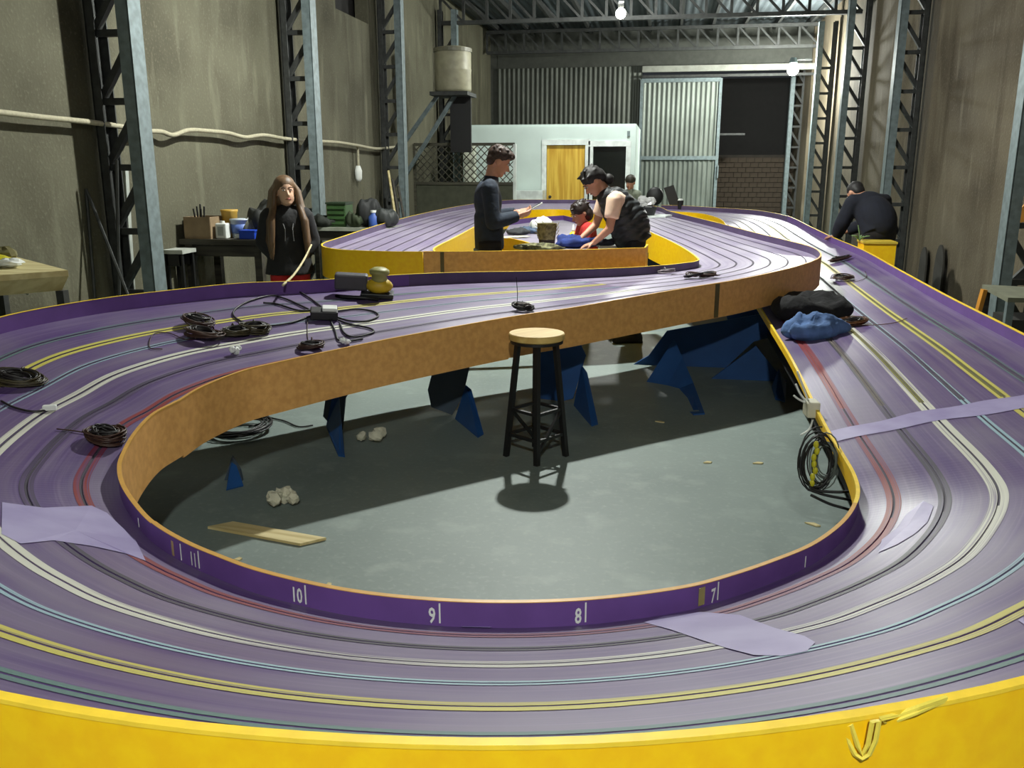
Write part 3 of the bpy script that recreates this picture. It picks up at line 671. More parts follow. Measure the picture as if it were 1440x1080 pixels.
# ------------------------------------------------------------------ things on and around the track
def wob(c, rx, ry, n, turns, jit, seed, M=None, zr=.012, drift=0):
    rn = random.Random(seed); c = Vector(c); out = []; N_ = n*turns; a0 = rn.uniform(0, 6.28)
    rs = [(1+rn.uniform(-jit, jit), rn.uniform(-zr, zr), rn.uniform(-jit, jit)) for _ in range(turns+2)]
    ph = [rn.uniform(0, 6.28) for _ in range(5)]*9; tl = [rn.uniform(.3, 1) for _ in range(5)]*9; ph = [ph[0]]*0+[ph[k//4 % 5] for k in range(60)]; tl = [tl[k//4 % 5] for k in range(60)]
    for k in range(N_+1):
        t = k/n; i = int(t); f = t-i; f = f*f*(3-2*f)
        q, z, e = [rs[i][j]*(1-f)+rs[i+1][j]*f for j in range(3)]
        a = a0+2*math.pi*k/n
        v = Vector((rx*q*math.cos(a)+e*rx*.4, ry*q*math.sin(a)+e*ry*.3, z*.45+zr*.6*math.sin(a+ph[i % len(ph)])*tl[i % len(tl)])); out.append(c+((M@v) if M else v))
    return out
def frame(i, rz=0):
    n = sn(i); x = Vector(rgt); x = (x-n*x.dot(n)).normalized(); y = n.cross(x); M = Matrix((x, y, n)).transposed()
    return M@Matrix.Rotation(rz, 3, 'Z')
M_OLIVEW = mat('olive_wire', (66, 58, 34), .5, 0, .2, 40); M_DARKW = mat('dark_wire', (34, 30, 30), .45)
M_TIE = mat('cord_tie', (150, 140, 118), .6)
def coil(x, y, lo, hi, label, rx=.075, ry=.05, rz=.2, m=M_BROWN, seed=1, turns=16, tie=True, tail=None, r=.0034, zr=.024):
    i, s = loc(x, y, lo, hi); o = sp(i, s, zr*.75+r+.004); Mx = frame(i, rz)
    t = thing('wire_coil', label, 'wire coil', o, 0, 'coils of wire lying on the track')
    MB().tube(wob((0, 0, .002), rx, ry, 18, turns, .24, seed, Mx, zr), r, 5).build('loops', m, t, smooth=True)
    MB().tube(wob((0, 0, .004), rx*.72, ry*.62, 18, turns, .3, seed+50, Mx, zr), r, 5).build('loops', M_DARKW if m is not M_DARKW else M_BROWN, t, smooth=True)
    if tie:
        MB().tube([Mx@Vector((0, ry*1.05+.018*math.cos(a), .002+.021*math.sin(a))) for a in np.linspace(0, 6.28, 12)], .004, 5).build('tie', m, t, smooth=True)
    if tail:
        P = [sp(*loc(px, py, lo, hi), .006) for px, py in tail]; P = [p-o for p in P]
        P = [Mx@Vector((rx*.8, 0, 0))*0+p for p in P]
        MB().tube([tuple(p) for p in crom([tuple(p) for p in P], 6)], .0026, 5).build('loose_end', m, t, smooth=True)
    return t
coil(25, 539, 33, 45, 'oval olive brown wire coil on the yellow lane at the left picture edge', .092, .055, .1, M_OLIVEW, 1)
coil(279, 458, 36, 47, 'tangled wire coil crossing the yellow lane farthest left of the heap', .07, .06, .5, M_BROWN, 2, 10, zr=.035)
coil(286, 477, 36, 47, 'reddish wire coil on the white lane with loose loop to its left', .085, .06, -.3, M_BROWN, 3, 12, tail=[(290, 474), (262, 479), (238, 470), (216, 472), (210, 490), (228, 492)], zr=.03)
coil(332, 473, 37, 47, 'dark olive wire coil left of the round bundle beside the white lane', .068, .05, .6, M_OLIVEW, 4, zr=.025)
coil(359, 468, 37, 47, 'round olive wire bundle touching the coil at its left', .066, .05, .4, M_OLIVEW, 5, zr=.03)
coil(735, 437, 42, 49, 'dark wire coil above the stool at the bridge wall with upright wire end', .06, .04, .1, M_DARKW, 6, 10, zr=.025)
coil(438, 493, 39, 47, 'brown wire coil behind the bridge wall left of white wad', .06, .05, .2, M_BROWN, 7, 10, tail=[(436, 490), (432, 470), (433, 450)])
coil(148, 621, 30, 38, 'brown wire coil on the red lane beside the inner wall with white plug lead', .072, .055, -.4, M_BROWN, 8, 15, tail=[(140, 618), (120, 610), (100, 607), (80, 605)], zr=.03)
coil(1182, 367, 7, 13, 'flat brown wire coil stretched across two lanes beyond the bridge', .15, .045, .55, M_BROWN, 9, 12)
coil(1185, 394, 8, 14, 'brown wire coil on the yellow lane below the bridge corner', .085, .09, .3, M_BROWN, 10, 12, tail=[(1190, 396), (1205, 396), (1218, 390), (1216, 382)])
coil(1198, 458, 9, 15, 'orange brown wire coil next to the blue denim jacket', .1, .06, .25, mat('orange_brown_wire', (104, 66, 34), .5, 0, .2, 40), 11, 14, tail=[(1205, 458), (1235, 458), (1260, 454), (1276, 449)])
coil(938, 385, 48, 53, 'small pale wire coil against the far guard wall', .06, .05, .2, mat('pale_wire', (168, 156, 160), .5), 12, 8, tail=[(945, 388), (960, 386), (975, 384)])
coil(974, 392, 48, 53, 'small dark wire coil left of its brown neighbour near the hairpin', .065, .05, .3, M_DARKW, 13, 8)
coil(995, 391, 48, 53, 'small brown wire coil right of the dark one near the hairpin', .07, .05, -.2, M_BROWN, 14, 9)
i, s = loc(727, 436, 42, 49)
an = thing('upright_wire', 'thin wire standing upright behind the dark coil above the stool', 'wire', sp(i, s))
MB().tube([(0, 0, 0), (.004, 0, .1), (-.004, 0, .2)], .0022, 5).build('wire', M_DARKW, an)
# white plug leads
def lead(pts, lo, hi, label, m, r=.004, name='cord', cat='cord', up=.005, plug=None):
    P = [sp(*loc(x, y, lo, hi), up) for x, y in pts]; o = P[0]
    t = thing(name, label, cat, o); MB().tube([tuple(Vector(p)-o) for p in crom([tuple(p) for p in P], 7)], r, 6).build('cable', m, t, smooth=True)
    if plug: MB().box(P[-1]-o+Vector((0, 0, .008)), (.05, .022, .022), plug).build('plug', M_WHITE, t, bevel=.004)
    return t
lead([(1, 566), (20, 574), (45, 580), (70, 578)], 33, 42, 'dark lead with pale plug at the left edge below the oval coil', M_DARKW, plug=.4)
# extension box with splayed black cable
i, s = loc(456, 448, 40, 47); o = sp(i, s, .03); Mx = frame(i, .2)
eb = thing('extension_box', 'black extension box with white socket in middle of splayed cables', 'power strip', o)
MB().box((0, 0, 0), (.15, .1, .05), Mx).build('box', M_BLACK, eb, bevel=.006)
MB().box(Mx@Vector((.03, -.005, .03)), (.08, .07, .025), Mx).build('socket', M_WHITE, eb, bevel=.004)
def cables(lists, lo, hi, label, at):
    t = thing('black_cable', label, 'cable', at)
    for L_ in lists:
        P = [sp(*loc(x, y, lo, hi), .008)-at for x, y in L_]; MB().tube([tuple(p) for p in crom([tuple(p) for p in P], 7)], .0055, 6).build('cable_loop', M_BLACK, t, smooth=True)
cables([[(452, 446), (425, 432), (398, 420), (378, 417), (345, 427), (328, 440), (334, 452), (352, 458), (378, 460), (410, 456), (436, 447), (452, 446)],
        [(460, 440), (445, 438), (420, 438), (390, 430), (370, 428)], [(468, 446), (490, 452), (515, 454), (532, 446), (526, 440), (500, 437), (470, 440)],
        [(470, 450), (490, 458), (520, 464), (524, 470), (500, 476), (485, 470), (478, 456)], [(464, 452), (471, 468), (476, 480), (490, 482), (510, 478)],
        [(462, 442), (440, 425), (420, 410), (412, 402)]], 38, 48, 'black cable splayed in big loops around the extension box', o.copy())
# cord over the far wall rising to the back loop corner
p0 = atz(398, 401, .885); p1 = Vector((-2.86, 6.9, .93))
cz = thing('cream_cable', 'cream cord hanging between the far guard wall and back loop corner', 'cord', p0)
mids = [p0, p0.lerp(p1, .3)-Vector((0, 0, .03)), p0.lerp(p1, .65)-Vector((0, 0, .03)), p1]
MB().tube([tuple(Vector(p)-p0) for p in crom([tuple(p) for p in mids], 6)], .008, 6).build('cord', mat('cream_cord', (206, 194, 150), .7), cz, smooth=True)
# yellow sander
i, s = loc(519, 418, 40, 48); o = sp(i, s, 0); Mx = frame(i, .1)
sd_ = thing('orbital_sander', 'yellow and black power sander with its cord on the track', 'power tool', o)
MB().box(Mx@Vector((.05, 0, .02)), (.2, .12, .03), Mx).build('sanding_pad', M_BLACK, sd_, bevel=.006)
MB().ball(Mx@Vector((.06, 0, .075)), (.085, .06, .05), M=Mx).build('body', mat('tool_yellow', (206, 172, 36), .5), sd_, smooth=True)
MB().lathe([(.045, .1), (.05, .12), (.045, .14), (.06, .15), (.062, .17), (.04, .185), (0, .187)], Mx@Vector((.06, 0, 0)), 18, Mx).build('grip_head', mat('tool_grey', (150, 148, 88), .5), sd_, smooth=True)
MB().box(Mx@Vector((-.11, .01, .09)), (.2, .075, .1), Mx).build('dust_box', mat('tool_dark', (72, 70, 76), .5), sd_, bevel=.012)
MB().tube([Mx@Vector(v) for v in ((-.02, -.07, .01), (-.12, -.09, .012), (-.2, -.06, .012), (-.16, -.1, .02), (-.02, -.1, .02), (.06, -.09, .01))], .011, 6).build('cord', M_BLACK, sd_, smooth=True)
# crumpled wads
def wad(o, label, r, seed, m=M_WHITE, name='paper_wad', cat='paper', n=5):
    t = thing(name, label, cat, o); rn = random.Random(seed); mb = MB()
    for k in range(n): mb.ball((rn.uniform(-r, r)*.8, rn.uniform(-r, r)*.6, r*.4+rn.uniform(0, r*.3)), (r*rn.uniform(.35, .6), r*rn.uniform(.3, .5), r*rn.uniform(.25, .45)), 9, 6, Euler((rn.uniform(0, 3), rn.uniform(0, 3), 0)).to_matrix(), .22, seed+k)
    mb.build('crumple', m, t)
    return t
M_PAPER = mat('crumpled_paper', (216, 214, 190), .85)
wad(sp(*loc(338, 499, 37, 45)), 'white crumpled wad on the black lane above bridge wall', .04, 1)
wad(sp(*loc(481, 486, 40, 47)), 'small white wad at the bridge wall edge below cables', .035, 2)
wad(atz(398, 711, 0), 'crumpled cream paper on the floor above the wooden strip', .075, 3, M_PAPER, n=7)
wad(atz(520, 621, 0), 'crumpled white paper on shaded floor between the blue legs', .08, 4, M_PAPER)
def chip(x, y, label, L_, rz):
    t = thing('wood_chip', label, 'wood scrap', atz(x, y, .004), rz); MB().prism([(-L_/2, -.008, 0), (L_*.3, -.012, 0), (L_/2, .004, 0), (0, .014, 0)], (0, 0, .006)).build('chip', M_PLY, t)
chip(995, 650, 'left of two pale chips on the floor right of the stool shadow', .05, .2); chip(1066, 651, 'right of two pale chips on the floor near the cable bundle', .06, .1)
chip(1143, 737, 'pale sliver on the floor at the near right inner corner', .07, -.6); chip(928, 593, 'pale chip in the shade beside the big blue fin', .06, -.4)
chip(335, 786, 'tiny chip on the lit floor below the wooden strip', .03, .1); chip(462, 822, 'tiny sliver on the floor near lane number ten', .025, .5)
# wood strip on the floor
a, b = atz(318, 743, 0), atz(424, 760, 0); d = b-a
ws = thing('wood_strip', 'pale thin plywood strip lying on the floor', 'plank', (a+b)/2+Vector((0, 0, .008)), math.atan2(d.y, d.x)); L_ = d.length+.1
MB().prism([(-L_/2-.02, -.035, 0), (L_/2-.02, -.055, 0), (L_/2+.05, .035, 0), (-L_/2+.05, .05, 0)], (0, 0, .012)).build('strip', M_PLY, ws)
# cable heap on the floor at left and right
def heap(c, label, m, seed, rx, ry, turns, r=.006, zr=.03, extra=(), name='cable_heap'):
    t = thing(name, label, 'cable', c); MB().tube(wob((0, 0, zr+.008), rx, ry, 20, turns, .3, seed, None, zr), r, 6).build('loops', m, t, smooth=True)
    for P in extra: MB().tube([tuple(Vector(p)-c) for p in crom([tuple(p) for p in P], 6)], r, 6).build('loose_end', m, t, smooth=True)
    return t
heap(atz(340, 607, 0), 'heap of thin black cable on the lit floor at left', M_BLACK, 5, .15, .17, 12, .005, extra=[[atz(x, y, .008) for x, y in ((350, 600), (372, 592), (360, 575), (335, 570))], [atz(x, y, .008) for x, y in ((358, 570), (375, 585), (400, 592), (420, 600), (440, 598))]])
cb0 = atz(1150, 668, 0); hz = Vector((0, 0, 0))
hang = thing('cable_bundle', 'black cable bundle hanging down the inner side of right straight', 'cable', (0, 0, 0))
ctr = atY(1150, 650, 3.6)
Mv = Matrix.Rotation(R(84), 3, 'X')
MB().tube([p for p in wob(ctr, .064, .11, 20, 11, .3, 8, Mv, .04)], .003, 6).build('loops', M_BLACK, hang, smooth=True)
MB().tube([p for p in wob(ctr+Vector((.03, .01, .0)), .05, .095, 20, 8, .35, 9, Mv, .04)], .003, 6).build('loops', mat('grey_cable', (96, 104, 98), .5), hang, smooth=True)
for k in range(7):
    z = .085-k*.028; MB().ball(ctr+Vector((-.018+.006*math.sin(k*2), -.03, z)), (.011, .01, .016), 10, 6).build('yellow_tag', mat('yellow_tape', (196, 190, 40), .5), hang)
for P in (((1136, 688), (1160, 696), (1190, 702), (1200, 706)), ((1140, 696), (1165, 708), (1185, 714), (1199, 718)), ((1138, 684), (1150, 690), (1180, 692), (1204, 690))):
    MB().tube([tuple(p) for p in crom([tuple(atY(x, y, 3.55)) for k, (x, y) in enumerate(P)], 6)], .006, 6).build('thick_cable', M_BLACK, hang, smooth=True)
for dx in (0, .012): MB().tube([tuple(p) for p in crom([tuple(ctr+Vector((dx, 0, .09))), tuple(ctr+Vector((.03, .03, .06))), (.775+dx, 3.7, .385)], 6)], .004, 6).build('hanger', M_BLACK, hang, smooth=True)
bx = thing('junction_box', 'cream junction box on the inner side of the right straight', 'junction box', atY(1141, 574, 4.15))
MB().box((0, 0, 0), (.06, .09, .075), .1).build('box', mat('cream_box', (206, 202, 178), .5), bx, bevel=.008)
for P in (((1137, 565), (1128, 540), (1121, 522)), ((1135, 566), (1125, 553), (1119, 540)), ((1133, 566), (1124, 562), (1116, 556)), ((1143, 590), (1138, 604), (1126, 612))):
    MB().tube([tuple(Vector(p)-bx.location) for p in crom([tuple(atY(x, y, 4.15)) for x, y in P], 5)], .005, 5).build('wire', M_WHITE, bx, smooth=True)

# stool
st_ = thing('round_stool', 'round stool with cream seat and black metal legs in the loop', 'stool', (-.645, 4.56, 0), R(54.7))
MB().lathe([(.0, .655), (.138, .655), (.15, .662), (.15, .688), (.146, .694), (0, .696)], n=40).build('seat', wood('stool_seat', (220, 190, 116), (196, 160, 88), 'x', 2), st_)
MB().lathe([(.142, .64), (.142, .655), (.12, .655), (.12, .64), (.142, .64)], n=32).build('seat_ring', M_BLACK, st_)
for k in range(4):
    a = R(45+90*k); tp = Vector((.1*math.cos(a), .1*math.sin(a), .645)); ft_ = Vector((.165*math.cos(a), .165*math.sin(a), 0))
    l = MB().bar(ft_, tp, .026, .026).build('leg', M_BLACK, st_)
    a2 = a+R(90); g = lambda t, q: Vector(((.165-.065*t)*math.cos(q), (.165-.065*t)*math.sin(q), .645*t))
    MB().bar(g(.2, a), g(.2, a2), .016, .016).build('stretcher', M_BLACK, st_)
    MB().bar(g(.42, a), g(.42, a2), .016, .016).build('stretcher', M_BLACK, st_)
    if k % 2 == 0: MB().bar(g(.08, a), g(.42, a2), .016, .016).build('brace', M_BLACK, st_)
MB().ball((.135, -.05, .645), .014).build('bolt', M_WHITE, st_)

# cloth: crumpled heaps under the bridge end
def cloth(name, label, cat, m, c, dims, rz, seed, amp=.3, parts=(), z0=True, n=44):
    """a crumpled folded garment: a closed, wrinkled low mound"""
    t = thing(name, label, cat, c, rz); rn = random.Random(seed); ph = [rn.uniform(0, 6.28) for _ in range(8)]; mb = MB(); rows = []
    for j in range(n+1):
        v = j/n; row = []
        for k in range(n):
            a = 2*math.pi*k/n; rr = math.sin(math.pi*min(v, .999)) if v < 1 else 0
            e = 1+amp*.35*math.sin(3*a+ph[0])+amp*.25*math.sin(5*a+ph[1]+3*v)+amp*.15*math.sin(9*a+ph[2])
            x = dims[0]*rr**.6*math.cos(a)*e; y = dims[1]*rr**.6*math.sin(a)*e; z = dims[2]*(.5-.5*math.cos(math.pi*v))
            za = min(1, .14/dims[2]); z *= 1+za*amp*.45*math.sin(4*x/dims[0]+ph[3]+2.5*y/dims[1])+za*amp*.3*math.sin(5*y/dims[1]+3*x/dims[0]+ph[4])+za*amp*.14*math.sin(11*x/dims[0]-6*y/dims[1]+ph[5])
            row.append((x, y, max(z, 0)))
        row.append(row[0]); rows.append(row)
    mb.sheet(rows); sc_ = max(dims[:2])
    for q, v in enumerate(mb.v):
        f = v.z/max(dims[2], .01)
        if f > .03:
            w_ = Vector((v.x/sc_*2.2, v.y/sc_*2.2, seed*3.7)); d = noise.noise(w_*1.3)*.5+(.5-abs(noise.noise(w_*2.3)))*.5+(.4-abs(noise.noise(w_*4.7)))*.22
            v.z = max(v.z*(1+.55*amp*2*d*min(1, .14/dims[2])), .002); v.x *= 1+.1*noise.noise(w_*2+Vector((5, 0, 0))); v.y *= 1+.1*noise.noise(w_*2+Vector((0, 9, 0)))
    mb.build('cloth', m, t, smooth=True)
    return t
M_DENIM = mat('blue_denim', (92, 124, 176), .9, 0, .2, 11, bump=.9); M_BLKC = mat('black_cloth', (20, 20, 22), .95, 0, .1, 11, bump=.9)
i, s = loc(1143, 474, 9, 13); p = sp(i, s, -.02)
jk = cloth('denim_jacket', 'crumpled blue denim jacket on the track under the bridge', 'jacket', M_DENIM, p, (.22, .12, .13), .5, 4)
i, s = loc(1135, 446, 8, 13); p = sp(i, s, -.02)
cloth('black_heap', 'black heap behind the blue denim under the bridge', 'jacket', M_BLKC, p, (.26, .28, .17), .2, 9)  # black crumpled mound

# items on the inner deck
def on_deck(x, y, z=ZD+.001): return atz(x, y, z)
def litter(x, y, label, m, dims, rz, seed, cat='cloth', name='folded_cloth'): return cloth(name, label, cat, m, on_deck(x, y), dims, rz, seed, .35)
cam_b = thing('wicker_bucket', 'straw coloured round bucket with a dark base on inner deck', 'bucket', on_deck(769, 344))
MB().lathe([(.075, 0), (.078, .05)], n=20).build('base', mat('dark_base', (52, 44, 36), .8), cam_b)
MB().lathe([(.08, .05), (.088, .12), (.095, .2), (.085, .2), (.075, .1), (.0, .08)], n=20).build('body', mat('straw', (150, 140, 94), .9, 0, .25, 30, col2=(96, 88, 56)), cam_b)
for k in range(26):
    a = k*.9; MB().bar((.09*math.cos(a), .09*math.sin(a), .06+.005*(k % 25)), (.115*math.cos(a+.3), .115*math.sin(a+.3), .1+.005*(k % 25)), .006, .004).build('straw_end', MATS['straw'], cam_b)
rag = cloth('white_cloth', 'white folded cloth lying behind the straw bucket', 'cloth', M_WHITE, on_deck(762, 328), (.13, .1, .16), 0, 12, .2)
gb = thing('glue_bottle', 'yellow glue bottle with white pointed nozzle on inner deck', 'bottle', on_deck(806, 339))
MB().lathe([(.04, 0), (.044, .01), (.044, .06), (.03, .085), (.018, .095)], n=20).build('body', mat('bottle_yellow', (226, 220, 30), .4), gb, smooth=True)
MB().lathe([(.02, .093), (.016, .11), (.006, .16), (0, .165)], n=16).build('nozzle', M_WHITE, gb, smooth=True)
cloth('blue_cloth', 'rumpled navy blue cloth under the woman\'s hand', 'cloth', mat('navy_cloth', (40, 60, 128), .9, 0, .2, 12), on_deck(812, 348), (.2, .13, .09), .1, 21, .4)
cloth('camouflage_cloth', 'olive patterned cloth along the front skirt of the deck', 'cloth', mat('camo', (140, 138, 98), .9, 0, .3, 26, col2=(62, 60, 40)), on_deck(757, 352), (.22, .09, .05), .12, 22, .4)
cloth('dark_cloth', 'dark grey cloth on the deck left of the straw bucket', 'cloth', mat('charcoal_cloth', (58, 60, 62), .9), on_deck(728, 330), (.12, .1, .06), 0, 23, .4)
cloth('slate_cloth', 'slate blue cloth behind the straw bucket on its left', 'cloth', mat('slate_cloth', (84, 100, 122), .9), on_deck(746, 328), (.12, .1, .07), 0, 24, .4)
bd = thing('white_board', 'pale flat board on deck in front of the woman', 'board', atz(868, 346, ZD+.012), R(22))
MB().prism([(-.2, -.1, 0), (.24, -.12, 0), (.24, .1, 0), (-.16, .12, 0)], (0, 0, .02)).build('board', mat('pale_board', (216, 212, 204), .5), bd)
cloth('dark_glove', 'dark work glove lying on the pale board', 'glove', mat('glove_dark', (46, 48, 60), .9), atz(852, 345, ZD+.024), (.1, .06, .05), .2, 26, .4)
pn = thing('paper_sheet', 'cream paper sheets spread on left edge of the inner deck', 'paper', on_deck(715, 334), .5)
MB().box((0, 0, .004), (.3, .2, .006)).build('sheet', M_PAPER, pn); MB().box((.1, -.05, .01), (.2, .14, .005), .4).build('sheet', M_PAPER, pn)

# basket and board on the right leg of the back loop
i, s = loc(915, 305, 55, 60); p = sp(i, s, .012); Mx = frame(i)
bb_ = thing('white_tray', 'white flat tray on the track right of the woman', 'tray', p)
MB().prism([Mx@Vector(v) for v in ((-.3, -.2, 0), (.16, -.24, 0), (.3, -.06, 0), (.1, .2, 0), (-.3, .2, 0))], Mx@Vector((0, 0, .02))).build('tray', M_TRIM, bb_)
bk = thing('black_basket', 'black basket with clear plastic bag standing on the white tray', 'basket', p+Vector((-.06, .02, .012)))
MB().lathe([(.11, 0), (.14, .1), (.145, .105), (.13, .105), (.1, .01), (0, .01)], n=4 and 16).build('basket', M_BLACK, bk)
mb = MB(); rn = random.Random(3)
for k in range(6): mb.ball((rn.uniform(-.07, .07), rn.uniform(-.05, .05), .13+rn.uniform(0, .07)), (.07, .06, .06), 9, 6, None, .25, k)
mb.build('plastic_bag', mat('cloudy_plastic', (188, 188, 186), .25), bk)
# dark seats beyond the far end
def dark_obj(px, py, Y, label, polys, name, cat):
    o = atY(px, py, Y); t = thing(name, label, cat, (o.x, Y, 0))
    return t, o
c1_, o1 = dark_obj(950, 276, 15.2, 'black office chair with tilted back beyond the far end', None, 'office_chair', 'chair')
MB().prism([Vector((x, 0, z)) for x, z in ((-.2, 1.22), (-.04, 1.27), (.13, .82), (-.04, .8))], (0, .07, .0)).build('backrest', M_BLACK, c1_)
MB().box((.02, -.2, .74), (.5, .5, .09)).build('seat', M_BLACK, c1_, bevel=.02)
MB().lathe([(.03, .05), (.03, .7)], (0, -.2, 0), 10).build('column', M_BLACK, c1_)
for k in range(5): MB().bar((0, -.2, .06), (.28*math.cos(k*1.257), -.2+.28*math.sin(k*1.257), .03), .04, .04).build('base_arm', M_BLACK, c1_)
c2_, o2 = dark_obj(921, 276, 15.9, 'black office chair with rounded back left of the tilted one', None, 'office_chair', 'chair')
MB().ball((0, 0, 1.06), (.15, .06, .16), 16, 10).build('backrest', M_BLACK, c2_, smooth=True)
MB().bar((0, .03, .7), (0, .03, 1.0), .06, .03).build('back_support', M_BLACK, c2_)
MB().box((-.02, -.2, .72), (.42, .46, .09)).build('seat', M_BLACK, c2_, bevel=.02)
MB().lathe([(.03, .05), (.03, .7)], (0, -.2, 0), 10).build('column', M_BLACK, c2_)
for k in range(5): MB().bar((0, -.2, .06), (.26*math.cos(k*1.257), -.2+.26*math.sin(k*1.257), .03), .04, .04).build('base_arm', M_BLACK, c2_)
i, s = loc(957, 292, 0, 4); cup = thing('small_cup', 'small dark cup on the far curve by the dividing wall', 'cup', sp(i, s))
MB().lathe([(.035, 0), (.05, .12), (.052, .14), (.04, .14), (.03, .02), (0, .02)], n=16).build('body', M_BLACK, cup); MB().lathe([(.045, .14), (.03, .165), (0, .17)], n=16).build('lid', M_WHITE, cup)

# ---- left side: benches and clutter
def table(name, label, x0, x1, y0, y1, h, m_top, m_leg, th=.04, legs=.05, cat='table'):
    t = thing(name, label, cat, ((x0+x1)/2, (y0+y1)/2, 0)); w, d = x1-x0, y1-y0
    MB().box((0, 0, h-th/2), (w, d, th)).build('tabletop', m_top, t)
    for sx in (-1, 1):
        for sy in (-1, 1): MB().box((sx*(w/2-legs), sy*(d/2-legs), (h-th)/2), (legs, legs, h-th)).build('leg', m_leg, t)
    MB().box((0, d/2-legs, h-th-.06), (w-2*legs, .03, .1)).build('apron', m_leg, t); MB().box((0, -d/2+legs, h-th-.06), (w-2*legs, .03, .1)).build('apron', m_leg, t)
    return t
M_DKWOOD = wood('dark_bench_wood', (66, 62, 50), (44, 40, 34), 'x')
bz = .88; bA, bB = atz(245, 334, bz), atz(366, 337, bz); by = 7.6
bx0 = max(atY(243, 333, by).x, XL+.03); bx1 = atY(372, 333, by).x; bz = atY(300, 336, by).z
table('work_bench', 'dark wooden workbench against left wall carrying the cardboard box', bx0, bx1, by-.05, by+.6, bz, M_DKWOOD, M_DKWOOD, .05, .07)
def onb(px): return Vector((atY(px, 330, by+.12).x, by+.12, bz))
def pxs(n_): return n_*7.9/FPX
o = onb(289); cbx = thing('cardboard_box', 'open cardboard box on the workbench', 'box', o)
wb, hb = pxs(40), pxs(31)
for c, d in (((0, -.14, hb/2), (wb, .008, hb)), ((0, .14, hb/2), (wb, .008, hb)), ((-wb/2, 0, hb/2), (.008, .28, hb)), ((wb/2, 0, hb/2), (.008, .28, hb)), ((0, 0, .004), (wb, .28, .008))): MB().box(c, d).build('panel', M_CARD, cbx)
bt = thing('brush_bundle', 'dark brushes sticking out of the cardboard box', 'brushes', o+Vector((-.04, 0, .01)))
for k in range(5): MB().bar((-.03+.014*k, 0, 0), (-.05+.025*k, .02*(k % 3-1), hb+.06+.02*(k % 3)), .012, .012).build('handle', M_BLACK, bt)
o = onb(316)+Vector((0, .12, 0)); yb = thing('orange_tub', 'orange tub behind the white canister on the workbench', 'tub', o)
MB().lathe([(.06, 0), (.075, pxs(36)), (.08, pxs(37)), (.08, pxs(40)), (.06, pxs(40)), (0, pxs(38))], n=20).build('body', mat('orange_tub', (198, 158, 66), .5), yb, smooth=True)
o = onb(318)-Vector((0, .05, 0)); wc = thing('white_canister', 'squarish white canister on the workbench beside cardboard box', 'canister', o)
MB().box((0, 0, pxs(11)), (pxs(17), .1, pxs(22))).build('body', M_WHITE, wc, bevel=.012); MB().lathe([(.02, pxs(22)), (.02, pxs(25)), (0, pxs(25))], n=14).build('cap', M_WHITE, wc); MB().box((0, -.052, pxs(11)), (pxs(9), .004, pxs(13))).build('label', mat('label_grey', (176, 182, 176), .6), wc)
o = onb(334)+Vector((0, .06, 0)); bu = thing('blue_white_bucket', 'white bucket with blue label on the workbench', 'bucket', o)
MB().lathe([(.075, 0), (.085, pxs(25)), (.09, pxs(25)), (.09, pxs(27.5)), (0, pxs(28))], n=24).build('body', mat('bucket_white', (206, 216, 226), .5), bu, smooth=True); MB().lathe([(.079, pxs(7)), (.085, pxs(20))], n=24).build('label', mat('bucket_blue', (96, 122, 190), .5), bu, smooth=True)
o = onb(356)-Vector((0, .06, 0)); bb2 = thing('blue_crate', 'small bright blue crate on workbench beside the girl', 'crate', o)
MB().box((0, 0, pxs(6)), (pxs(24), .14, pxs(11))).build('body', mat('bright_blue', (28, 70, 190), .5), bb2, bevel=.005); MB().box((0, 0, pxs(12)), (pxs(26), .16, pxs(1.5))).build('rim', MATS['bright_blue'], bb2)
wad(onb(345)-Vector((0, .08, 0)), 'small white rag on the workbench edge before the blue crate', .045, 31, M_WHITE, 'white_rag', 'rag')
for px, lb, rr in ((252, 'dusty brown jar leftmost on the workbench', .05), (266, 'dark round pot between the jar and cardboard box', .055)):
    o = onb(px); j = thing('jar', lb, 'jar', o); MB().lathe([(rr*.9, 0), (rr, .03), (rr, .09), (rr*.7, .12), (rr*.75, .14), (0, .14)], n=18).build('body', mat('dusty_brown', (78, 70, 58), .8), j, smooth=True); MB().lathe([(rr*.8, .14), (rr*.8, .16), (0, .16)], n=18).build('lid', M_STEELD, j)
o = onb(368)+Vector((0, .2, 0))
cloth('dark_bag_heap', 'heap of black and grey bags on the workbench behind the girl', 'bags', mat('bag_black', (40, 42, 38), .7, 0, .3, 12), o, (.2, .16, pxs(46)), 0, 44, .4)
cloth('grey_bag', 'grey plastic bag on the workbench left of the girl', 'bag', mat('bag_grey', (96, 96, 84), .6, 0, .2, 14), onb(348)+Vector((0, .12, 0)), (.1, .1, pxs(26)), 0, 45, .35)
sy = 7.4; sx0, sx1 = atY(237, 350, sy).x, atY(266, 350, sy).x; sz = atY(250, 350, sy).z
table('side_stool', 'small pale topped stool left of the workbench', sx0, sx1, sy-.12, sy+.12, sz, mat('pale_top', (196, 200, 190), .5), M_BLACK, .035, .03, 'stool')
wl = thing('wash_tank', 'dark container standing under the workbench', 'container', ((bx0+bx1)/2+.15, by+.35, 0))
MB().box((0, 0, .2), (.5, .3, .4)).build('body', mat('dark_teal', (30, 44, 44), .6), wl, bevel=.03); MB().box((0, 0, .42), (.44, .26, .03)).build('lid', MATS['dark_teal'], wl)
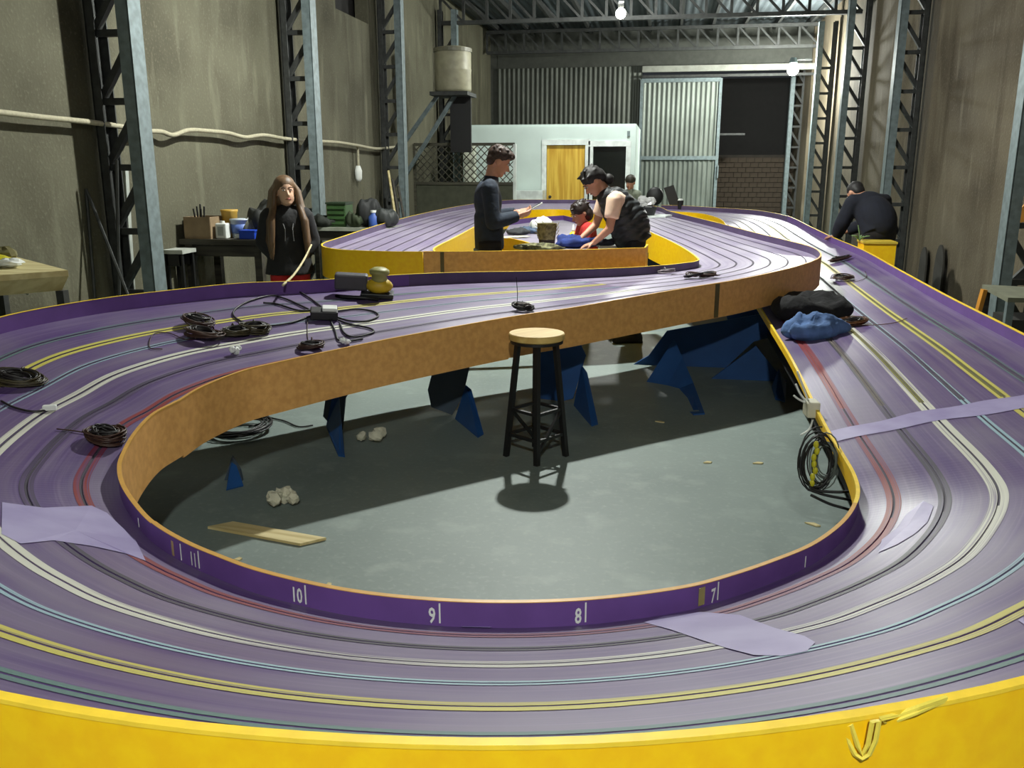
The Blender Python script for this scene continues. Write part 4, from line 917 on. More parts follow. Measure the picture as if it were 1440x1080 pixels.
# second bench with crate, bags
by2 = 9.5; b2a, b2b = atY(441, 318, by2).x, atY(548, 318, by2).x; bz2 = atY(490, 320, by2).z
table('side_table', 'pale topped table by the left wall under the green crate', b2a-.2, b2b, by2, by2+.5, bz2, mat('grey_top', (150, 154, 140), .6), M_DKWOOD, .04, .05)
def on2(px, dy=.2): return Vector((atY(px, 318, by2+dy).x, by2+dy, bz2))
k2 = 9.8/FPX
gc = thing('green_crate', 'dark green plastic crate on the side table', 'crate', on2(479)); MB().box((0, 0, 16*k2), (28*k2, .26, 32*k2)).build('body', mat('crate_green', (52, 84, 40), .6), gc, bevel=.01)
for k in range(4): MB().box((0, -.135, (5+7*k)*k2), (26*k2, .012, 2*k2)).build('rib', MATS['crate_green'], gc)
MB().box((0, 0, 33*k2), (30*k2, .28, 2.5*k2)).build('rim', mat('crate_dark', (34, 52, 30), .6), gc)
cloth('black_backpack', 'black rounded backpack on side table right of green crate', 'backpack', mat('pack_black', (26, 28, 28), .7), on2(519), (.14, .13, 38*k2), 0, 51, .2)
cloth('dark_sack', 'dark grey sack at the right end of side table', 'sack', mat('sack_dark', (44, 48, 46), .6), on2(541, .1), (.15, .13, 25*k2), 0, 52, .2)
cloth('olive_bag', 'olive green bag between green crate and backpack', 'bag', mat('bag_olive', (50, 60, 38), .8), on2(500, .1), (.1, .09, 18*k2), 0, 53, .3)
bo = thing('blue_bottle', 'short blue jug on the side table in front of the backpack', 'jug', on2(526, .02)); MB().lathe([(.055, 0), (.06, .02), (.06, 15*k2), (.03, 19*k2), (.03, 21*k2), (0, 21*k2)], n=18).build('body', mat('jug_blue', (60, 92, 170), .5), bo, smooth=True); MB().lathe([(.034, 21*k2), (.034, 24*k2), (0, 24*k2)], n=14).build('cap', M_WHITE, bo)
cloth('dark_pile', 'dark bundle on side table just right of the girl', 'bundle', mat('bundle_dark', (36, 40, 34), .8), on2(455, .1), (.16, .12, 14*k2), 0, 54, .4)
cloth('white_bag', 'crumpled white bag on the floor under the back loop corner', 'bag', mat('white_bag', (170, 178, 168), .6), Vector((-3.4, 8.6, 0)), (.25, .2, .4), 0, 55, .35)
# leaning sticks
for k, (a_, b_, lb) in enumerate((((546, 240), (562, 305), 'leftmost pale stick leaning at third column'), ((552, 252), (572, 305), 'middle stick of those leaning at third column'), ((560, 262), (580, 306), 'rightmost dark stick leaning at third column'))):
    Y = 12.6; pa, pb = atY(*a_, Y+.5), atY(*b_, Y); pb.z = 0.0; pb.x = pa.x+.35
    t = thing('leaning_stick', lb, 'stick', pb); MB().bar((0, 0, 0), pa-pb, .03, .03).build('stick', M_PLY if k == 0 else M_DKWOOD, t)
# thin iron frame and rods at the left wall
Y = 6.2
fr_ = thing('metal_trestle', 'thin triangular iron frame leaning against left wall', 'metal frame', (atY(125, 400, Y).x, Y, 0))
o = fr_.location; tp = atY(121, 266, Y+.1)-o; b1 = Vector((.02, 0, 0)); q = atY(180, 415, Y)-o; q2 = tp+(q-tp)*2.3; q2.z = 0
MB().tube([b1, tp], .012, 6).build('rod', M_STEELD, fr_); MB().tube([tp, tp+(q-tp)*(tp.z/(tp.z-q.z))], .012, 6).build('rod', M_STEELD, fr_)
MB().bar(b1+Vector((0, 0, .3)), (tp+(q-tp)*(tp.z/(tp.z-q.z)))*.84+b1*.16+Vector((0, 0, .16)), .018, .018).build('rod', M_STEELD, fr_)
r2 = thing('iron_rod', 'thin iron rod upright between the iron frame and first column', 'rod', (atY(157, 400, 6.3).x, 6.3, 0)); MB().tube([(0, 0, 0), atY(164, 225, 6.35)-r2.location], .014, 6).build('rod', M_STEELD, r2)
r3 = thing('pale_batten', 'pale upright batten leaning on the first left column', 'batten', (atY(181, 400, 6.75).x, 6.75, 0)); MB().bar((0, 0, 0), atY(176, 236, 6.85)-r3.location, .045, .03).build('batten', mat('batten_grey', (170, 176, 168), .6), r3)
# cream table at left edge
Y = 4.1; zt = atY(0, 385, Y).z
M_CREAM = wood('cream_table', (206, 196, 146), (184, 170, 120), 'x', 2)
ct = thing('cream_table', 'cream topped table at the left picture edge with yellow packet on it', 'table', (0, 0, 0))
a_, b_, c_, d_ = atz(-40, 394, zt), atz(96, 384, zt), atz(-5, 357, zt), atz(-32, 356.3, zt)
MB().prism([a_, b_, c_, d_], (0, 0, .03)).build('tabletop', M_CREAM, ct)
ins = [p.lerp((a_+b_+c_+d_)/4, .12)-Vector((0, 0, .1)) for p in (a_, b_, c_, d_)]
mb = MB(); mb.v = [p-Vector((0, 0, .015)) for p in (a_, b_, c_, d_)]+ins
for k in range(4): mb.face([k, (k+1) % 4, 4+(k+1) % 4, 4+k])
mb.face([4, 5, 6, 7]); mb.build('bevel_skirt', M_CREAM, ct)
for p in ins: MB().bar(Vector((p.x, p.y, 0)), p, .045, .045).build('leg', M_STEELD, ct)
yl = thing('yellow_packet', 'yellow and white packet on the cream table', 'packet', atz(6, 375, zt+.018))
MB().ball((-.06, 0, .03), (.1, .07, .035), 12, 8, None, .1, 3).build('packet', mat('packet_yellow', (206, 196, 30), .5), yl); MB().ball((.05, -.02, .025), (.08, .05, .025), 12, 8, None, .15, 5).build('wrapper', M_WHITE, yl); MB().ball((-.08, .1, .05), (.08, .06, .05), 12, 8, None, .15, 7).build('lump', mat('olive_lump', (110, 104, 60), .8), yl)
lw = thing('pale_lead', 'pale lead drooping from the cream table top to its leg', 'cord', atz(0, 392, zt-.05)); o = lw.location
MB().tube([(0, 0, 0), atY(20, 402, o.y)-o, atY(40, 414, o.y)-o], .007, 6).build('cord', M_WHITE, lw, smooth=True)

# ---- right side
Y = 7.6; rx0 = 2.75
rb = thing('grey_workbench', 'grey wooden bench by right wall with an orange brace', 'bench', (0, 0, 0)); zt = atY(1420, 410, Y).z
A, B, C_, D = atY(1381, 403, Y+.3), atY(1500, 415, Y+.1), atY(1520, 440, Y-.5), atY(1416, 430, Y-.5)
for p in (A, B, C_, D): p.z = zt
MB().prism([A, B, C_, D], (0, 0, .035)).build('benchtop', mat('grey_bench', (116, 118, 98), .8), rb)
ctr_ = (A+B+C_+D)/4
for p in (A, B, C_, D): q = p.lerp(ctr_, .1); MB().bar(Vector((q.x, q.y, 0)), q, .05, .05).build('leg', M_DKWOOD if p is not D else M_STEEL, rb)
MB().bar(atY(1375, 440, Y-.2), atY(1384, 407, Y-.2), .07, .03).build('brace', mat('orange_wood', (206, 140, 40), .6), rb)
MB().box(ctr_-Vector((0, 0, .35)), (.42, .4, .35)).build('cabinet', mat('dark_cabinet', (40, 40, 36), .8), rb)
ob = thing('orange_board', 'orange wooden piece hanging on right edge column', 'board', atY(1436, 302, 8.9)); MB().prism([(-.1, 0, -.06), (.02, 0, .1), (.2, 0, .12), (.2, 0, -.02), (.0, 0, -.07)], (0, .03, 0)).build('board', mat('orange_wood2', (216, 150, 60), .6), ob)
bk2 = thing('dark_brace', 'dark slanting steel brace at the right edge column foot', 'brace', atY(1432, 390, 8.8)); MB().bar((-.25, 0, -.3), (.3, 0, .35), .08, .05, (0, 1, 0)).build('brace', M_STEELD, bk2)
for px, py, wd_, lb in ((1293, 376, .3, 'left dark round topped shape against the right wall'), (1316, 372, .34, 'right dark round topped shape against the right wall')):
    c = atX(px, py, XR-.1); zt_ = atX(px, 346 if px < 1300 else 343, XR-.1).z; t = thing('arched_shape', lb, 'board', (XR-.06, c.y, 0)); P = [(0, -wd_/2, 0), (0, wd_/2, 0)]+[(0, wd_/2*math.cos(a), zt_-wd_*.9+wd_*.9*math.sin(a)) for a in np.linspace(0, math.pi, 12)]
    MB().prism(P, (.02, 0, 0)).build('panel', mat('dark_shape', (52, 50, 44), .9), t)  # flat dark shape with a rounded top
Y = 9.85; yc = Vector((2.21, Y, 0)); yx = thing('yellow_box', 'yellow orange box at the track edge beside bent man', 'box', (yc.x+.02, Y, 0)); zt = atY(1223, 341, Y).z
wy = .32; MB().box((0, 0, zt/2), (wy, .3, zt)).build('body', M_ORANGE, yx); MB().box((0, 0, zt+.01), (wy+.02, .32, .02)).build('lid', mat('box_lid', (226, 196, 70), .5), yx)
pl = thing('plant_sprig', 'small green leafy sprig on the box by the bent man', 'plant', (yc.x-.16, Y-.02, zt+.02)); M_LEAF = mat('leaf_green', (120, 150, 96), .6)
for k in range(5):
    a = k*1.25; MB().prism([(0, 0, 0), (.05*math.cos(a)-.01, .05*math.sin(a), .04), (.1*math.cos(a), .1*math.sin(a), .05), (.05*math.cos(a)+.012, .05*math.sin(a)+.01, .05)], (0, 0, .004)).build('leaf', M_LEAF, pl)
MB().tube([(0, 0, 0), (-.01, 0, .08), (-.03, 0, .16)], .006, 5).build('stem', M_LEAF, pl)
# ------------------------------------------------------------------ people
def cap(mb, p, q, r1, r2, n=12):
    p, q = Vector(p), Vector(q); mb.tube([p-(q-p).normalized()*r1*.85, p-(q-p).normalized()*r1*.5, p, p.lerp(q, .5), q, q+(q-p).normalized()*r2*.5, q+(q-p).normalized()*r2*.85], [r1*.5, r1*.87, r1, (r1+r2)/2, r2, r2*.87, r2*.5], n)
def remesh(mb, name, m, parent, vox=.011, smooth=6):
    o = mb.build('tmp', m); md = o.modifiers.new('r', 'REMESH'); md.mode = 'VOXEL'; md.voxel_size = vox
    sm = o.modifiers.new('s', 'SMOOTH'); sm.factor = .5; sm.iterations = smooth
    dg = bpy.context.evaluated_depsgraph_get(); me = bpy.data.meshes.new_from_object(o.evaluated_get(dg)); me.name = name
    old = o.data; bpy.data.objects.remove(o); bpy.data.meshes.remove(old)
    me.polygons.foreach_set('use_smooth', [True]*len(me.polygons))
    if not me.materials: me.materials.append(m)
    r = bpy.data.objects.new(name, me); COL.objects.link(r); r.parent = parent; return r
def hand(mb, w, d, up, side, curl=.5, k=1.0):
    """palm and five fingers from wrist w along d; up = back of the hand"""
    w, d, up = Vector(w), Vector(d).normalized(), Vector(up); up = (up-d*up.dot(d)).normalized(); s = d.cross(up)*side
    pc = w+d*.05*k
    for j in range(4):
        off = s*(-.03+.02*j)*k; cap(mb, w+d*.01+off*.6, w+d*.085*k+off, .014*k, .012*k, 8)
    for j, L in enumerate((.07, .08, .074, .058)):
        b = w+d*.09*k+s*(-.033+.022*j)*k; L *= k; c1 = b+(d*math.cos(curl*.6)-up*math.sin(curl*.6))*L*.5; c2 = c1+(d*math.cos(curl*1.5)-up*math.sin(curl*1.5))*L*.5
        cap(mb, b, c1, .0092*k, .0085*k, 8); cap(mb, c1, c2, .0085*k, .0072*k, 8)
    b = w+d*.03*k-s*.03*k; c1 = b+(d*.6-s*.75-up*.25)*.045*k; c2 = c1+(d*.9-s*.1-up*.4)*.04*k
    cap(mb, b, c1, .012*k, .0105*k, 8); cap(mb, c1, c2, .0105*k, .008*k, 8)
SKIN = mat('skin_light', (214, 172, 144), .55, 0, .04, 12); SKIN2 = mat('skin_tan', (192, 140, 112), .55, 0, .04, 12)
def person(label, loc_, yaw, J, skin, clothes, hair, k=1.0, face=True, nose=True, head_r=1.0, hands=True, cat='person'):
    """J: joints in the body's own frame (x forward, y left, z up), metres; k scales limb radii"""
    t = thing('person', label, cat, loc_, yaw)
    V = {a: Vector(b) for a, b in J.items() if hasattr(b, '__len__')}; mb = MB()
    hd = V['head']; hf = Vector(J.get('look', (1, 0, 0))).normalized(); hu = Vector(J.get('hup', (0, 0, 1))); hu = (hu-hf*hu.dot(hf)).normalized(); hs = hu.cross(hf)
    Mh = Matrix((hf, hs, hu)).transposed(); g = head_r
    # head: skull, face, jaw, nose, ears
    mb.ball(hd+Mh@Vector((-.012, 0, .02))*g, (.096*g, .077*g, .1*g), 18, 12, Mh); mb.ball(hd+Mh@Vector((.022, 0, -.045))*g, (.068*g, .06*g, .075*g), 16, 10, Mh); mb.ball(hd+Mh@Vector((.05, 0, -.095))*g, (.034*g, .032*g, .022*g), 12, 8, Mh)
    cap(mb, hd+Mh@Vector((.082, 0, .0))*g, hd+Mh@Vector((.104, 0, -.036))*g, .009*g, .014*g, 8)
    for sy in (-1, 1): mb.ball(hd+Mh@Vector((-.01, sy*.079, -.012))*g, (.02*g, .009*g, .03*g), 10, 7, Mh)
    cap(mb, V['neck'], hd+Mh@Vector((-.025, 0, -.07))*g, .056*k, .052*k)
    # torso
    ch, pv, nk = V['chest'], V['pelvis'], V['neck']; ax = (ch-pv).normalized(); ly = Vector((0, 1, 0)); lx = ly.cross(ax); Mt = Matrix((lx, ly, ax)).transposed()
    mb.ball(ch, (.105*k, .15*k, .17*k), 16, 10, Mt); mb.ball(pv, (.1*k, .145*k, .13*k), 16, 10, Mt); mid_ = (ch+pv)/2+Vector(J.get('belly', (0, 0, 0))); mb.ball(mid_, (.095*k, .13*k, .19*k), 16, 10, Mt)
    for s_ in 'LR':
        sh, el, wr, hp, kn, an = (V[a+s_] for a in ('sh', 'el', 'wr', 'hip', 'kn', 'an')); sg = 1 if s_ == 'L' else -1
        cap(mb, nk-Vector((0, 0, .03)), sh, .05*k, .052*k); cap(mb, ch+Mt@Vector((0, sg*.08, .06)), sh, .08*k, .055*k)
        cap(mb, sh, el, .05*k, .038*k); cap(mb, el, wr, .039*k, .026*k)
        cap(mb, hp, kn, .085*k, .055*k); cap(mb, kn, an, .055*k, .036*k); cap(mb, an+Vector((-.03, 0, -.05)), an+Vector((.15, 0, -.06)), .035*k, .03*k)
        if hands: hand(mb, wr, J.get('hd'+s_, (wr-el)), J.get('hu'+s_, (0, 0, 1)), sg, J.get('curl', .5), .95*k**.5)
        else: mb.ball(wr+(wr-el).normalized()*.05, .04*k)
    remesh(mb, 'body', skin, t, .0075, 4)
    if face:
        for sy in (-1, 1):
            e = hd+Mh@Vector((.079, sy*.03, .005))*g
            MB().ball(e, (.0085*g, .012*g, .0065*g), 10, 7, Mh).build('eye', mat('eye_white', (226, 222, 214), .3), t, smooth=True)
            MB().ball(e+Mh@Vector((.007, 0, 0))*g, (.004*g, .006*g, .006*g), 8, 6, Mh).build('iris', mat('iris_dark', (44, 28, 20), .2), t, smooth=True)
            MB().tube([e+Mh@Vector((.004, y_, z_))*g for y_, z_ in ((-.018, .017), (0, .022), (.018, .017))], .004*g, 6).build('eyebrow', mat('brow', (52, 36, 26), .8), t)
        MB().tube([hd+Mh@Vector((x_, y_, -.066))*g for x_, y_ in ((.077, -.024), (.087, -.01), (.089, 0), (.087, .01), (.077, .024))], [.003*g, .006*g, .0065*g, .006*g, .003*g], 6).build('mouth', mat('lips', (168, 92, 84), .5), t, smooth=True)
    clothes(t, V, Mt, Mh, k); hair(t, hd, Mh, g)
    return t
def torso_cloth(t, V, Mt, k, m, name, down=.0, arm=1.0, pad=.018, sleeve=True, fore=True, vox=.012, wide=1.0, hem=.14, deep=1.0, flare=1.0):
    mb = MB(); ch, pv, nk = V['chest'], V['pelvis'], V['neck']
    mb.ball(ch, (.105*k*deep+pad, .15*k*wide+pad, .17*k+pad), 18, 12, Mt); mb.ball((ch+pv)/2+V.get('belly_', Vector((0, 0, 0))), (.1*k*deep+pad, .14*k*wide+pad, .2*k+pad), 18, 12, Mt)
    ax = (ch-pv).normalized(); p0 = pv-ax*(hem-.14)
    # straight hem: a short lofted skirt ring
    rows = []
    for u, sc in ((0, flare), (.12, (1+flare)/2), (.3, .97)):
        c = p0+ax*u-ax*.03; rows.append([c+Mt@Vector(((.11*k*deep+pad)*sc*math.cos(a), (.15*k*wide+pad)*sc*math.sin(a), 0)) for a in np.linspace(0, 2*math.pi, 25)[:-1]])
    b = len(mb.v); n = 24
    for r_ in rows: mb.v.extend(r_)
    for i in range(2):
        for q in range(n): mb.face([b+i*n+q, b+i*n+(q+1) % n, b+(i+1)*n+(q+1) % n, b+(i+1)*n+q])
    mb.face([b+q for q in range(n)][::-1]); mb.face([b+2*n+q for q in range(n)])
    cap(mb, ch+ax*.05, nk-Vector((0, 0, .015)), .09*k+pad, .062*k+pad*.3)
    for s_ in 'LR':
        sg = 1 if s_ == 'L' else -1; sh, el, wr = V['sh'+s_], V['el'+s_], V['wr'+s_]
        
        if not sleeve: cap(mb, nk-Vector((0, 0, .05)), sh.lerp(nk, .16), .06*k+pad*.5, .052*k+pad*.5); cap(mb, ch+Mt@Vector((0, sg*.08, .05)), sh.lerp(ch, .22), .085*k+pad, .055*k+pad*.5); continue
        cap(mb, ch+Mt@Vector((0, sg*.08, .07)), sh, .085*k+pad, .058*k+pad*.7); cap(mb, nk-Vector((0, 0, .05)), sh, .055*k+pad*.5, .055*k+pad*.5)
        if sleeve:
            e = sh.lerp(el, arm); mb.tube([sh, sh.lerp(e, .5), e], [.056*k+pad, .052*k+pad, .047*k+pad], 14)
            if fore and arm >= 1: mb.ball(el, .046*k+pad, 12, 8); mb.tube([el, el.lerp(wr, .5), el.lerp(wr, .93)], [.046*k+pad, .042*k+pad, .034*k+pad*.8], 14)
    return remesh(mb, name, m, t, vox, 5)
def trousers(t, V, Mt, k, m, pad=.016, to=1.0, name='trousers'):
    mb = MB(); mb.ball(V['pelvis'], (.105*k+pad, .15*k+pad, .125*k+pad), 16, 10, Mt)
    for s_ in 'LR':
        hp, kn, an = V['hip'+s_], V['kn'+s_], V['an'+s_]
        if to >= 1: mb.tube([hp+Vector((0, 0, .03)), hp.lerp(kn, .5), kn, kn.lerp(an, .5), an+Vector((0, 0, -.01))], [.092*k+pad, .078*k+pad, .062*k+pad, .056*k+pad, .05*k+pad], 16)
        else: mb.tube([hp+Vector((0, 0, .03)), hp.lerp(kn, .5*to), hp.lerp(kn, to)], [.095*k+pad, .09*k+pad, .085*k+pad], 16)
    return remesh(mb, name, m, t, .012, 4)
def shoes(t, V, m):
    for s_ in 'LR':
        an = V['an'+s_]; mb = MB(); cap(mb, an+Vector((-.045, 0, -.045)), an+Vector((.16, 0, -.05)), .042, .04); mb.ball(an+Vector((-.02, 0, 0)), (.05, .045, .05)); mb.box(an+Vector((.055, 0, -.08)), (.27, .085, .02))
        remesh(mb, 'shoe', m, t, .011, 3)
def cap_hair(t, hd, Mh, g, m, parts, vox=.008, name='hair', jitter=0, seed=1, strands=0):
    mb = MB(); rn = random.Random(seed)
    for c, r_ in parts: mb.ball(hd+Mh@Vector(c)*g, tuple(v*g for v in r_), 16, 11, Mh)
    for q in range(strands):
        a = rn.uniform(0, 6.28); e = rn.uniform(.2, 1.2); d = Vector((math.cos(a)*math.cos(e), math.sin(a)*math.cos(e), math.sin(e))); b = hd+Mh@Vector((-.02+.09*d.x, .08*d.y, .03+.095*d.z))*g
        cap(mb, b, b+Mh@Vector((d.x*.02+rn.uniform(-.02, .03), d.y*.02+rn.uniform(-.02, .02), .006))*g, .018*g, .01*g, 7)
    return remesh(mb, name, m, t, vox, 2)
J0 = dict(hipL=(0, .09, .9), hipR=(0, -.09, .9), knL=(.02, .1, .49), knR=(.02, -.1, .49), anL=(-.02, .1, .09), anR=(-.02, -.1, .09), pelvis=(0, 0, .95))
# man with tablet
p = atY(688, 340, 7.55)
NAVY = mat('navy_sweatshirt', (30, 42, 58), .85, 0, .15, 18, bump=.3); BLK = mat('black_trousers', (20, 20, 24), .9)
J = dict(J0, chest=(-.01, 0, 1.27), neck=(.02, 0, 1.46), head=(.09, 0, 1.6), look=(1, 0, -.5), hup=(.4, 0, 1), shL=(0, .18, 1.39), shR=(0, -.18, 1.39), elL=(.02, .24, 1.11), elR=(.02, -.24, 1.1), wrL=(.25, .1, 1.17), wrR=(.25, -.1, 1.15), hdL=(1, -.35, .15), hdR=(1, .35, .2), huL=(.1, .6, -.8), huR=(.1, -.6, -.8), curl=.7)
def cl(t, V, Mt, Mh, k):
    o = torso_cloth(t, V, Mt, k, NAVY, 'sweatshirt', hem=.2); trousers(t, V, Mt, k, BLK); shoes(t, V, M_BLACK)
def hr(t, hd, Mh, g):
    cap_hair(t, hd, Mh, g, mat('hair_brown', (62, 42, 32), .6, 0, .3, 60), [((-.025, 0, .045), (.1, .088, .088)), ((.05, 0, .085), (.06, .075, .035)), ((-.06, 0, .0), (.055, .078, .07))], strands=40, seed=2)
man = person('young man in navy sweatshirt looking down at a phone inside the track', (p.x, 7.55, 0), YAW+R(4), J, SKIN2, cl, hr, 1.0)
ph = thing('mobile_phone', 'white edged phone held in the hands of the navy clad man', 'phone', (p.x, 7.55, 0), YAW+R(4))
c = Vector((.39, 0, 1.215)); Mp = Euler((0, R(-28), 0)).to_matrix()
MB().box(c, (.16, .085, .012), Mp).build('case', M_WHITE, ph, bevel=.004); MB().box(c+Mp@Vector((0, 0, .0065)), (.145, .075, .002), Mp).build('screen', mat('phone_screen', (40, 44, 60), .15), ph)
# woman in vest
Y = 8.0; p = atY(889, 340, Y)
VEST = mat('black_puffer', (36, 40, 42), .55, 0, .25, 5, bump=.6, stretch=(1, 1, 5)); PEACH = mat('peach_shirt', (250, 216, 190), .9)
J = dict(J0, belly=(-.04, 0, .03), chest=(.13, 0, 1.19), neck=(.25, 0, 1.335), head=(.37, .0, 1.43), look=(.75, .1, -.75), hup=(.7, 0, .75), shL=(.2, .16, 1.29), shR=(.22, -.16, 1.29), elL=(.25, .2, 1.03), elR=(.3, -.2, 1.04), wrL=(.38, .17, .91), wrR=(.44, -.12, .93), hdL=(1, -.1, -.35), hdR=(1, .1, -.3), huL=(.2, .1, 1), huR=(.2, 0, 1), pelvis=(.0, 0, .94))
def cl(t, V, Mt, Mh, k):
    V['belly_'] = Vector((-.05, 0, .03))
    torso_cloth(t, V, Mt, k, PEACH, 'shirt', arm=.66, pad=.02, fore=False, hem=.1)
    # quilted vest: wrinkled shell over the shirt without sleeves
    v = torso_cloth(t, V, Mt, k*1.0, VEST, 'vest', pad=.04, sleeve=False, hem=.17, deep=1.12, vox=.011)
    ax = (V['chest']-V['pelvis']).normalized()
    for w_ in v.data.vertices:
        h = (w_.co-V['pelvis']).dot(ax); d_ = .0045*math.sin(h*95+10*w_.co.x+2*math.sin(w_.co.y*30)); w_.co += w_.normal*d_
    trousers(t, V, Mt, k, BLK); shoes(t, V, M_BLACK)
def hr(t, hd, Mh, g):
    cap_hair(t, hd, Mh, g, mat('hair_black', (28, 24, 22), .65, 0, .2, 60), [((-.022, 0, .04), (.104, .09, .092)), ((-.075, 0, .005), (.06, .075, .075)), ((-.115, 0, -.085), (.05, .048, .05)), ((.02, 0, .07), (.05, .07, .035))], strands=30, seed=5)
woman = person('woman in black quilted vest and peach shirt leaning over the inner deck', (p.x, Y, 0), math.pi+YAW+R(5), J, SKIN2, cl, hr, .97)
# child behind her arm
Y = 8.62; p = atY(829, 300, Y)
def scaled(J, f, keep=('look', 'hup', 'hdL', 'hdR', 'huL', 'huR', 'curl')): return {a: (b if a in keep else tuple(v*f for v in b)) for a, b in J.items()}
J = scaled(dict(J0, chest=(.03, 0, 1.25), neck=(.08, 0, 1.43), head=(.13, 0, 1.56), look=(1, .2, -.5), hup=(.4, 0, 1), shL=(.05, .17, 1.37), shR=(.05, -.17, 1.37), elL=(.12, .22, 1.1), elR=(.12, -.22, 1.1), wrL=(.33, .16, 1.13), wrR=(.33, -.14, 1.13)), .72)
RED = mat('red_shirt', (196, 44, 40), .85)
def cl(t, V, Mt, Mh, k): torso_cloth(t, V, Mt, k, RED, 'shirt', arm=.8, fore=False); trousers(t, V, Mt, k, BLK)
def hr(t, hd, Mh, g): cap_hair(t, hd, Mh, g, mat('hair_dark', (44, 32, 28), .5, 0, .2, 60), [((-.02, 0, .04), (.104, .092, .09)), ((-.06, 0, -.03), (.07, .09, .09)), ((.03, 0, .07), (.05, .07, .035))], strands=25, seed=8)
person('child with dark hair and red shirt half hidden behind the woman\'s arm', (p.x, Y, 0), R(200), J, SKIN2, cl, hr, .74, head_r=.95)
# girl
Y = 7.05; p = atY(403, 300, Y); f = 1.47/1.72
J = scaled(dict(J0, chest=(.0, 0, 1.26), neck=(.0, 0, 1.44), head=(.02, 0, 1.59), look=(1, .12, .06), hup=(-.05, -.08, 1), shL=(0, .17, 1.36), shR=(0, -.17, 1.36), elL=(-.03, .24, 1.1), elR=(-.03, -.24, 1.1), wrL=(.05, .15, .97), wrR=(.05, -.15, .97), hdL=(.1, -1, -.1), hdR=(.1, 1, -.1)), f)
BLKJ = mat('black_jacket_cloth', (24, 24, 26), .8, 0, .2, 16, bump=.3); REDS = mat('red_shorts', (178, 26, 26), .8)
def cl(t, V, Mt, Mh, k):
    torso_cloth(t, V, Mt, k, BLKJ, 'jacket', pad=.026, hem=.25, wide=1.04, flare=1.3); trousers(t, V, Mt, k, REDS, .012, .55, 'shorts'); shoes(t, V, M_WHITE)
    for sy in (-1, 1): MB().tube([V['neck']+Vector((.075, sy*.05, -.1)), V['chest']+Vector((.145, sy*.03, -.02)), V['chest']+Vector((.15, sy*.035, -.12))], .004, 5).build('drawstring', mat('drawstring_grey', (96, 96, 96), .8), t)
def hr(t, hd, Mh, g):
    m = mat('hair_long_brown', (112, 86, 60), .5, 0, .25, 30, stretch=(1, 1, .15))
    mb = MB(); P = [((-.022, 0, .042), (.102, .09, .092)), ((-.06, 0, -.04), (.07, .1, .12))]
    for c, r_ in P: mb.ball(hd+Mh@Vector(c)*g, tuple(v*g for v in r_), 16, 11, Mh)
    for sy in (-1, 1):
        for q in range(4):
            y0 = sy*(.066+.006*q); mb.tube([hd+Vector((.03-.035*q, y0*.8, .075)), hd+Vector((.018-.033*q, y0*1.38, 0)), hd+Vector((.03-.03*q, y0*1.55, -.12)), hd+Vector((.085-.04*q, y0*2.0, -.24)), hd+Vector((.1-.045*q, y0*2.15, -.42)), hd+Vector((.1-.045*q, y0*2.1, -.56))], [.014, .02, .026, .032, .028, .008], 9)
    remesh(mb, 'hair', m, t, .009, 3)
girl = person('long haired girl in black jacket and red shorts standing by the left benches', (p.x, Y, 0), math.atan2(-p.y+0, -p.x)+R(4), J, SKIN, cl, hr, .86, head_r=1.02)
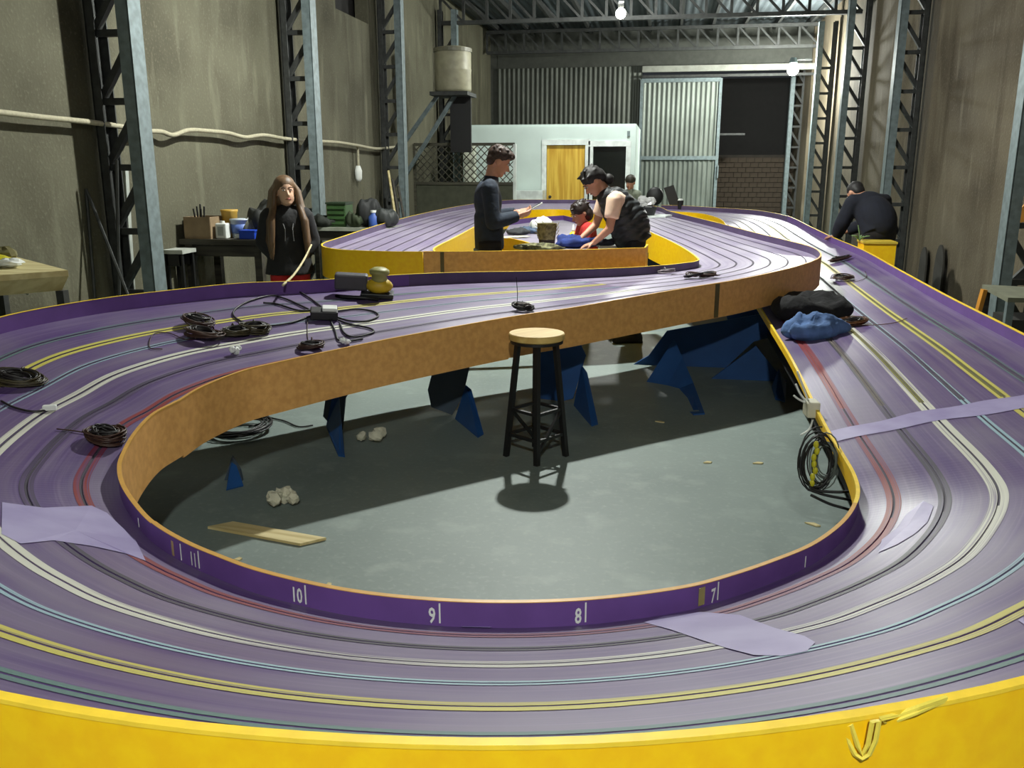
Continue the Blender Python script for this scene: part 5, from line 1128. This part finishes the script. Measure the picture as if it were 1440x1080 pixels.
# man bent over the outer edge
Y = 10.2; p = atY(1234, 330, Y)
J = scaled(dict(J0, belly=(-.04, 0, .05), chest=(.14, .02, 1.16), neck=(.25, .06, 1.3), head=(.35, .13, 1.335), look=(.8, .3, -.75), hup=(.6, 0, .8), shL=(.2, .22, 1.25), shR=(.22, -.17, 1.25), elL=(.25, .31, 1.0), elR=(.42, -.2, 1.03), wrL=(.38, .3, .84), wrR=(.55, .1, .88), hdL=(1, .3, -.1), hdR=(1, .5, -.1), pelvis=(-.02, 0, .93)), .95)
DNAVY = mat('dark_navy_jumper', (16, 20, 34), .9, 0, .15, 14, bump=.2)
def cl(t, V, Mt, Mh, k):
    V['belly_'] = Vector((-.06, 0, .04)); torso_cloth(t, V, Mt, k, DNAVY, 'jumper', pad=.03, hem=.16, deep=1.1, wide=1.05); trousers(t, V, Mt, k, mat('charcoal_trousers', (30, 28, 30), .9), .022); shoes(t, V, M_BLACK)
    MB().tube([V['pelvis']+Mt@Vector((.14*math.cos(a), .185*math.sin(a), -.02)) for a in np.linspace(0, 6.283, 25)[:-1]], .012, 6, closed=True).build('belt', mat('belt_brown', (70, 58, 50), .6), t)
def hr(t, hd, Mh, g): cap_hair(t, hd, Mh, g, mat('hair_short', (30, 28, 28), .6), [((-.022, 0, .04), (.1, .086, .09)), ((-.06, 0, 0), (.055, .076, .07))])
person('man in dark navy jumper bent over the right track edge with his back turned', (p.x, Y, 0), R(99.7+8), J, SKIN2, cl, hr, 1.1)
# small figure far away
Y = 15.6; p = atY(887, 262, Y); f = .82
J = scaled(dict(J0, chest=(.0, 0, 1.26), neck=(.0, 0, 1.44), head=(.03, 0, 1.59), look=(1, -.2, -.25), hup=(.2, 0, 1), shL=(0, .17, 1.36), shR=(0, -.17, 1.36), elL=(.0, .24, 1.1), elR=(.0, -.24, 1.1), wrL=(.2, .18, 1.0), wrR=(.2, -.18, 1.0)), f)
GREY = mat('grey_green_shirt', (132, 140, 124), .9)
def cl(t, V, Mt, Mh, k): torso_cloth(t, V, Mt, k, GREY, 'shirt'); trousers(t, V, Mt, k, BLK)
def hr(t, hd, Mh, g): cap_hair(t, hd, Mh, g, mat('hair_olive', (54, 50, 40), .6), [((-.01, 0, .045), (.1, .09, .088))])
person('small person in grey standing beyond the far curve by the cabin', (p.x, Y, 0), R(-110), J, SKIN2, cl, hr, .82)
# repeats carry one group phrase per kind
GROUPS = {'lattice_column': 'steel lattice columns along the side walls', 'roof_truss': 'steel roof trusses', 'wood_chip': 'pale chips scattered on the floor',
          'leaning_stick': 'sticks leaning by the third left column', 'office_chair': 'black chairs beyond the far end', 'arched_shape': 'dark round topped shapes on the right wall',
          'jar': 'jars on the workbench', 'paper_wad': 'crumpled wads', 'pendant_lamp': 'bare bulbs hanging from the roof', 'person': 'people around the track'}
for o in bpy.data.objects:
    b = o.name.split('.')[0]
    if o.parent is None and b in GROUPS and 'label' in o: o['group'] = GROUPS[b]
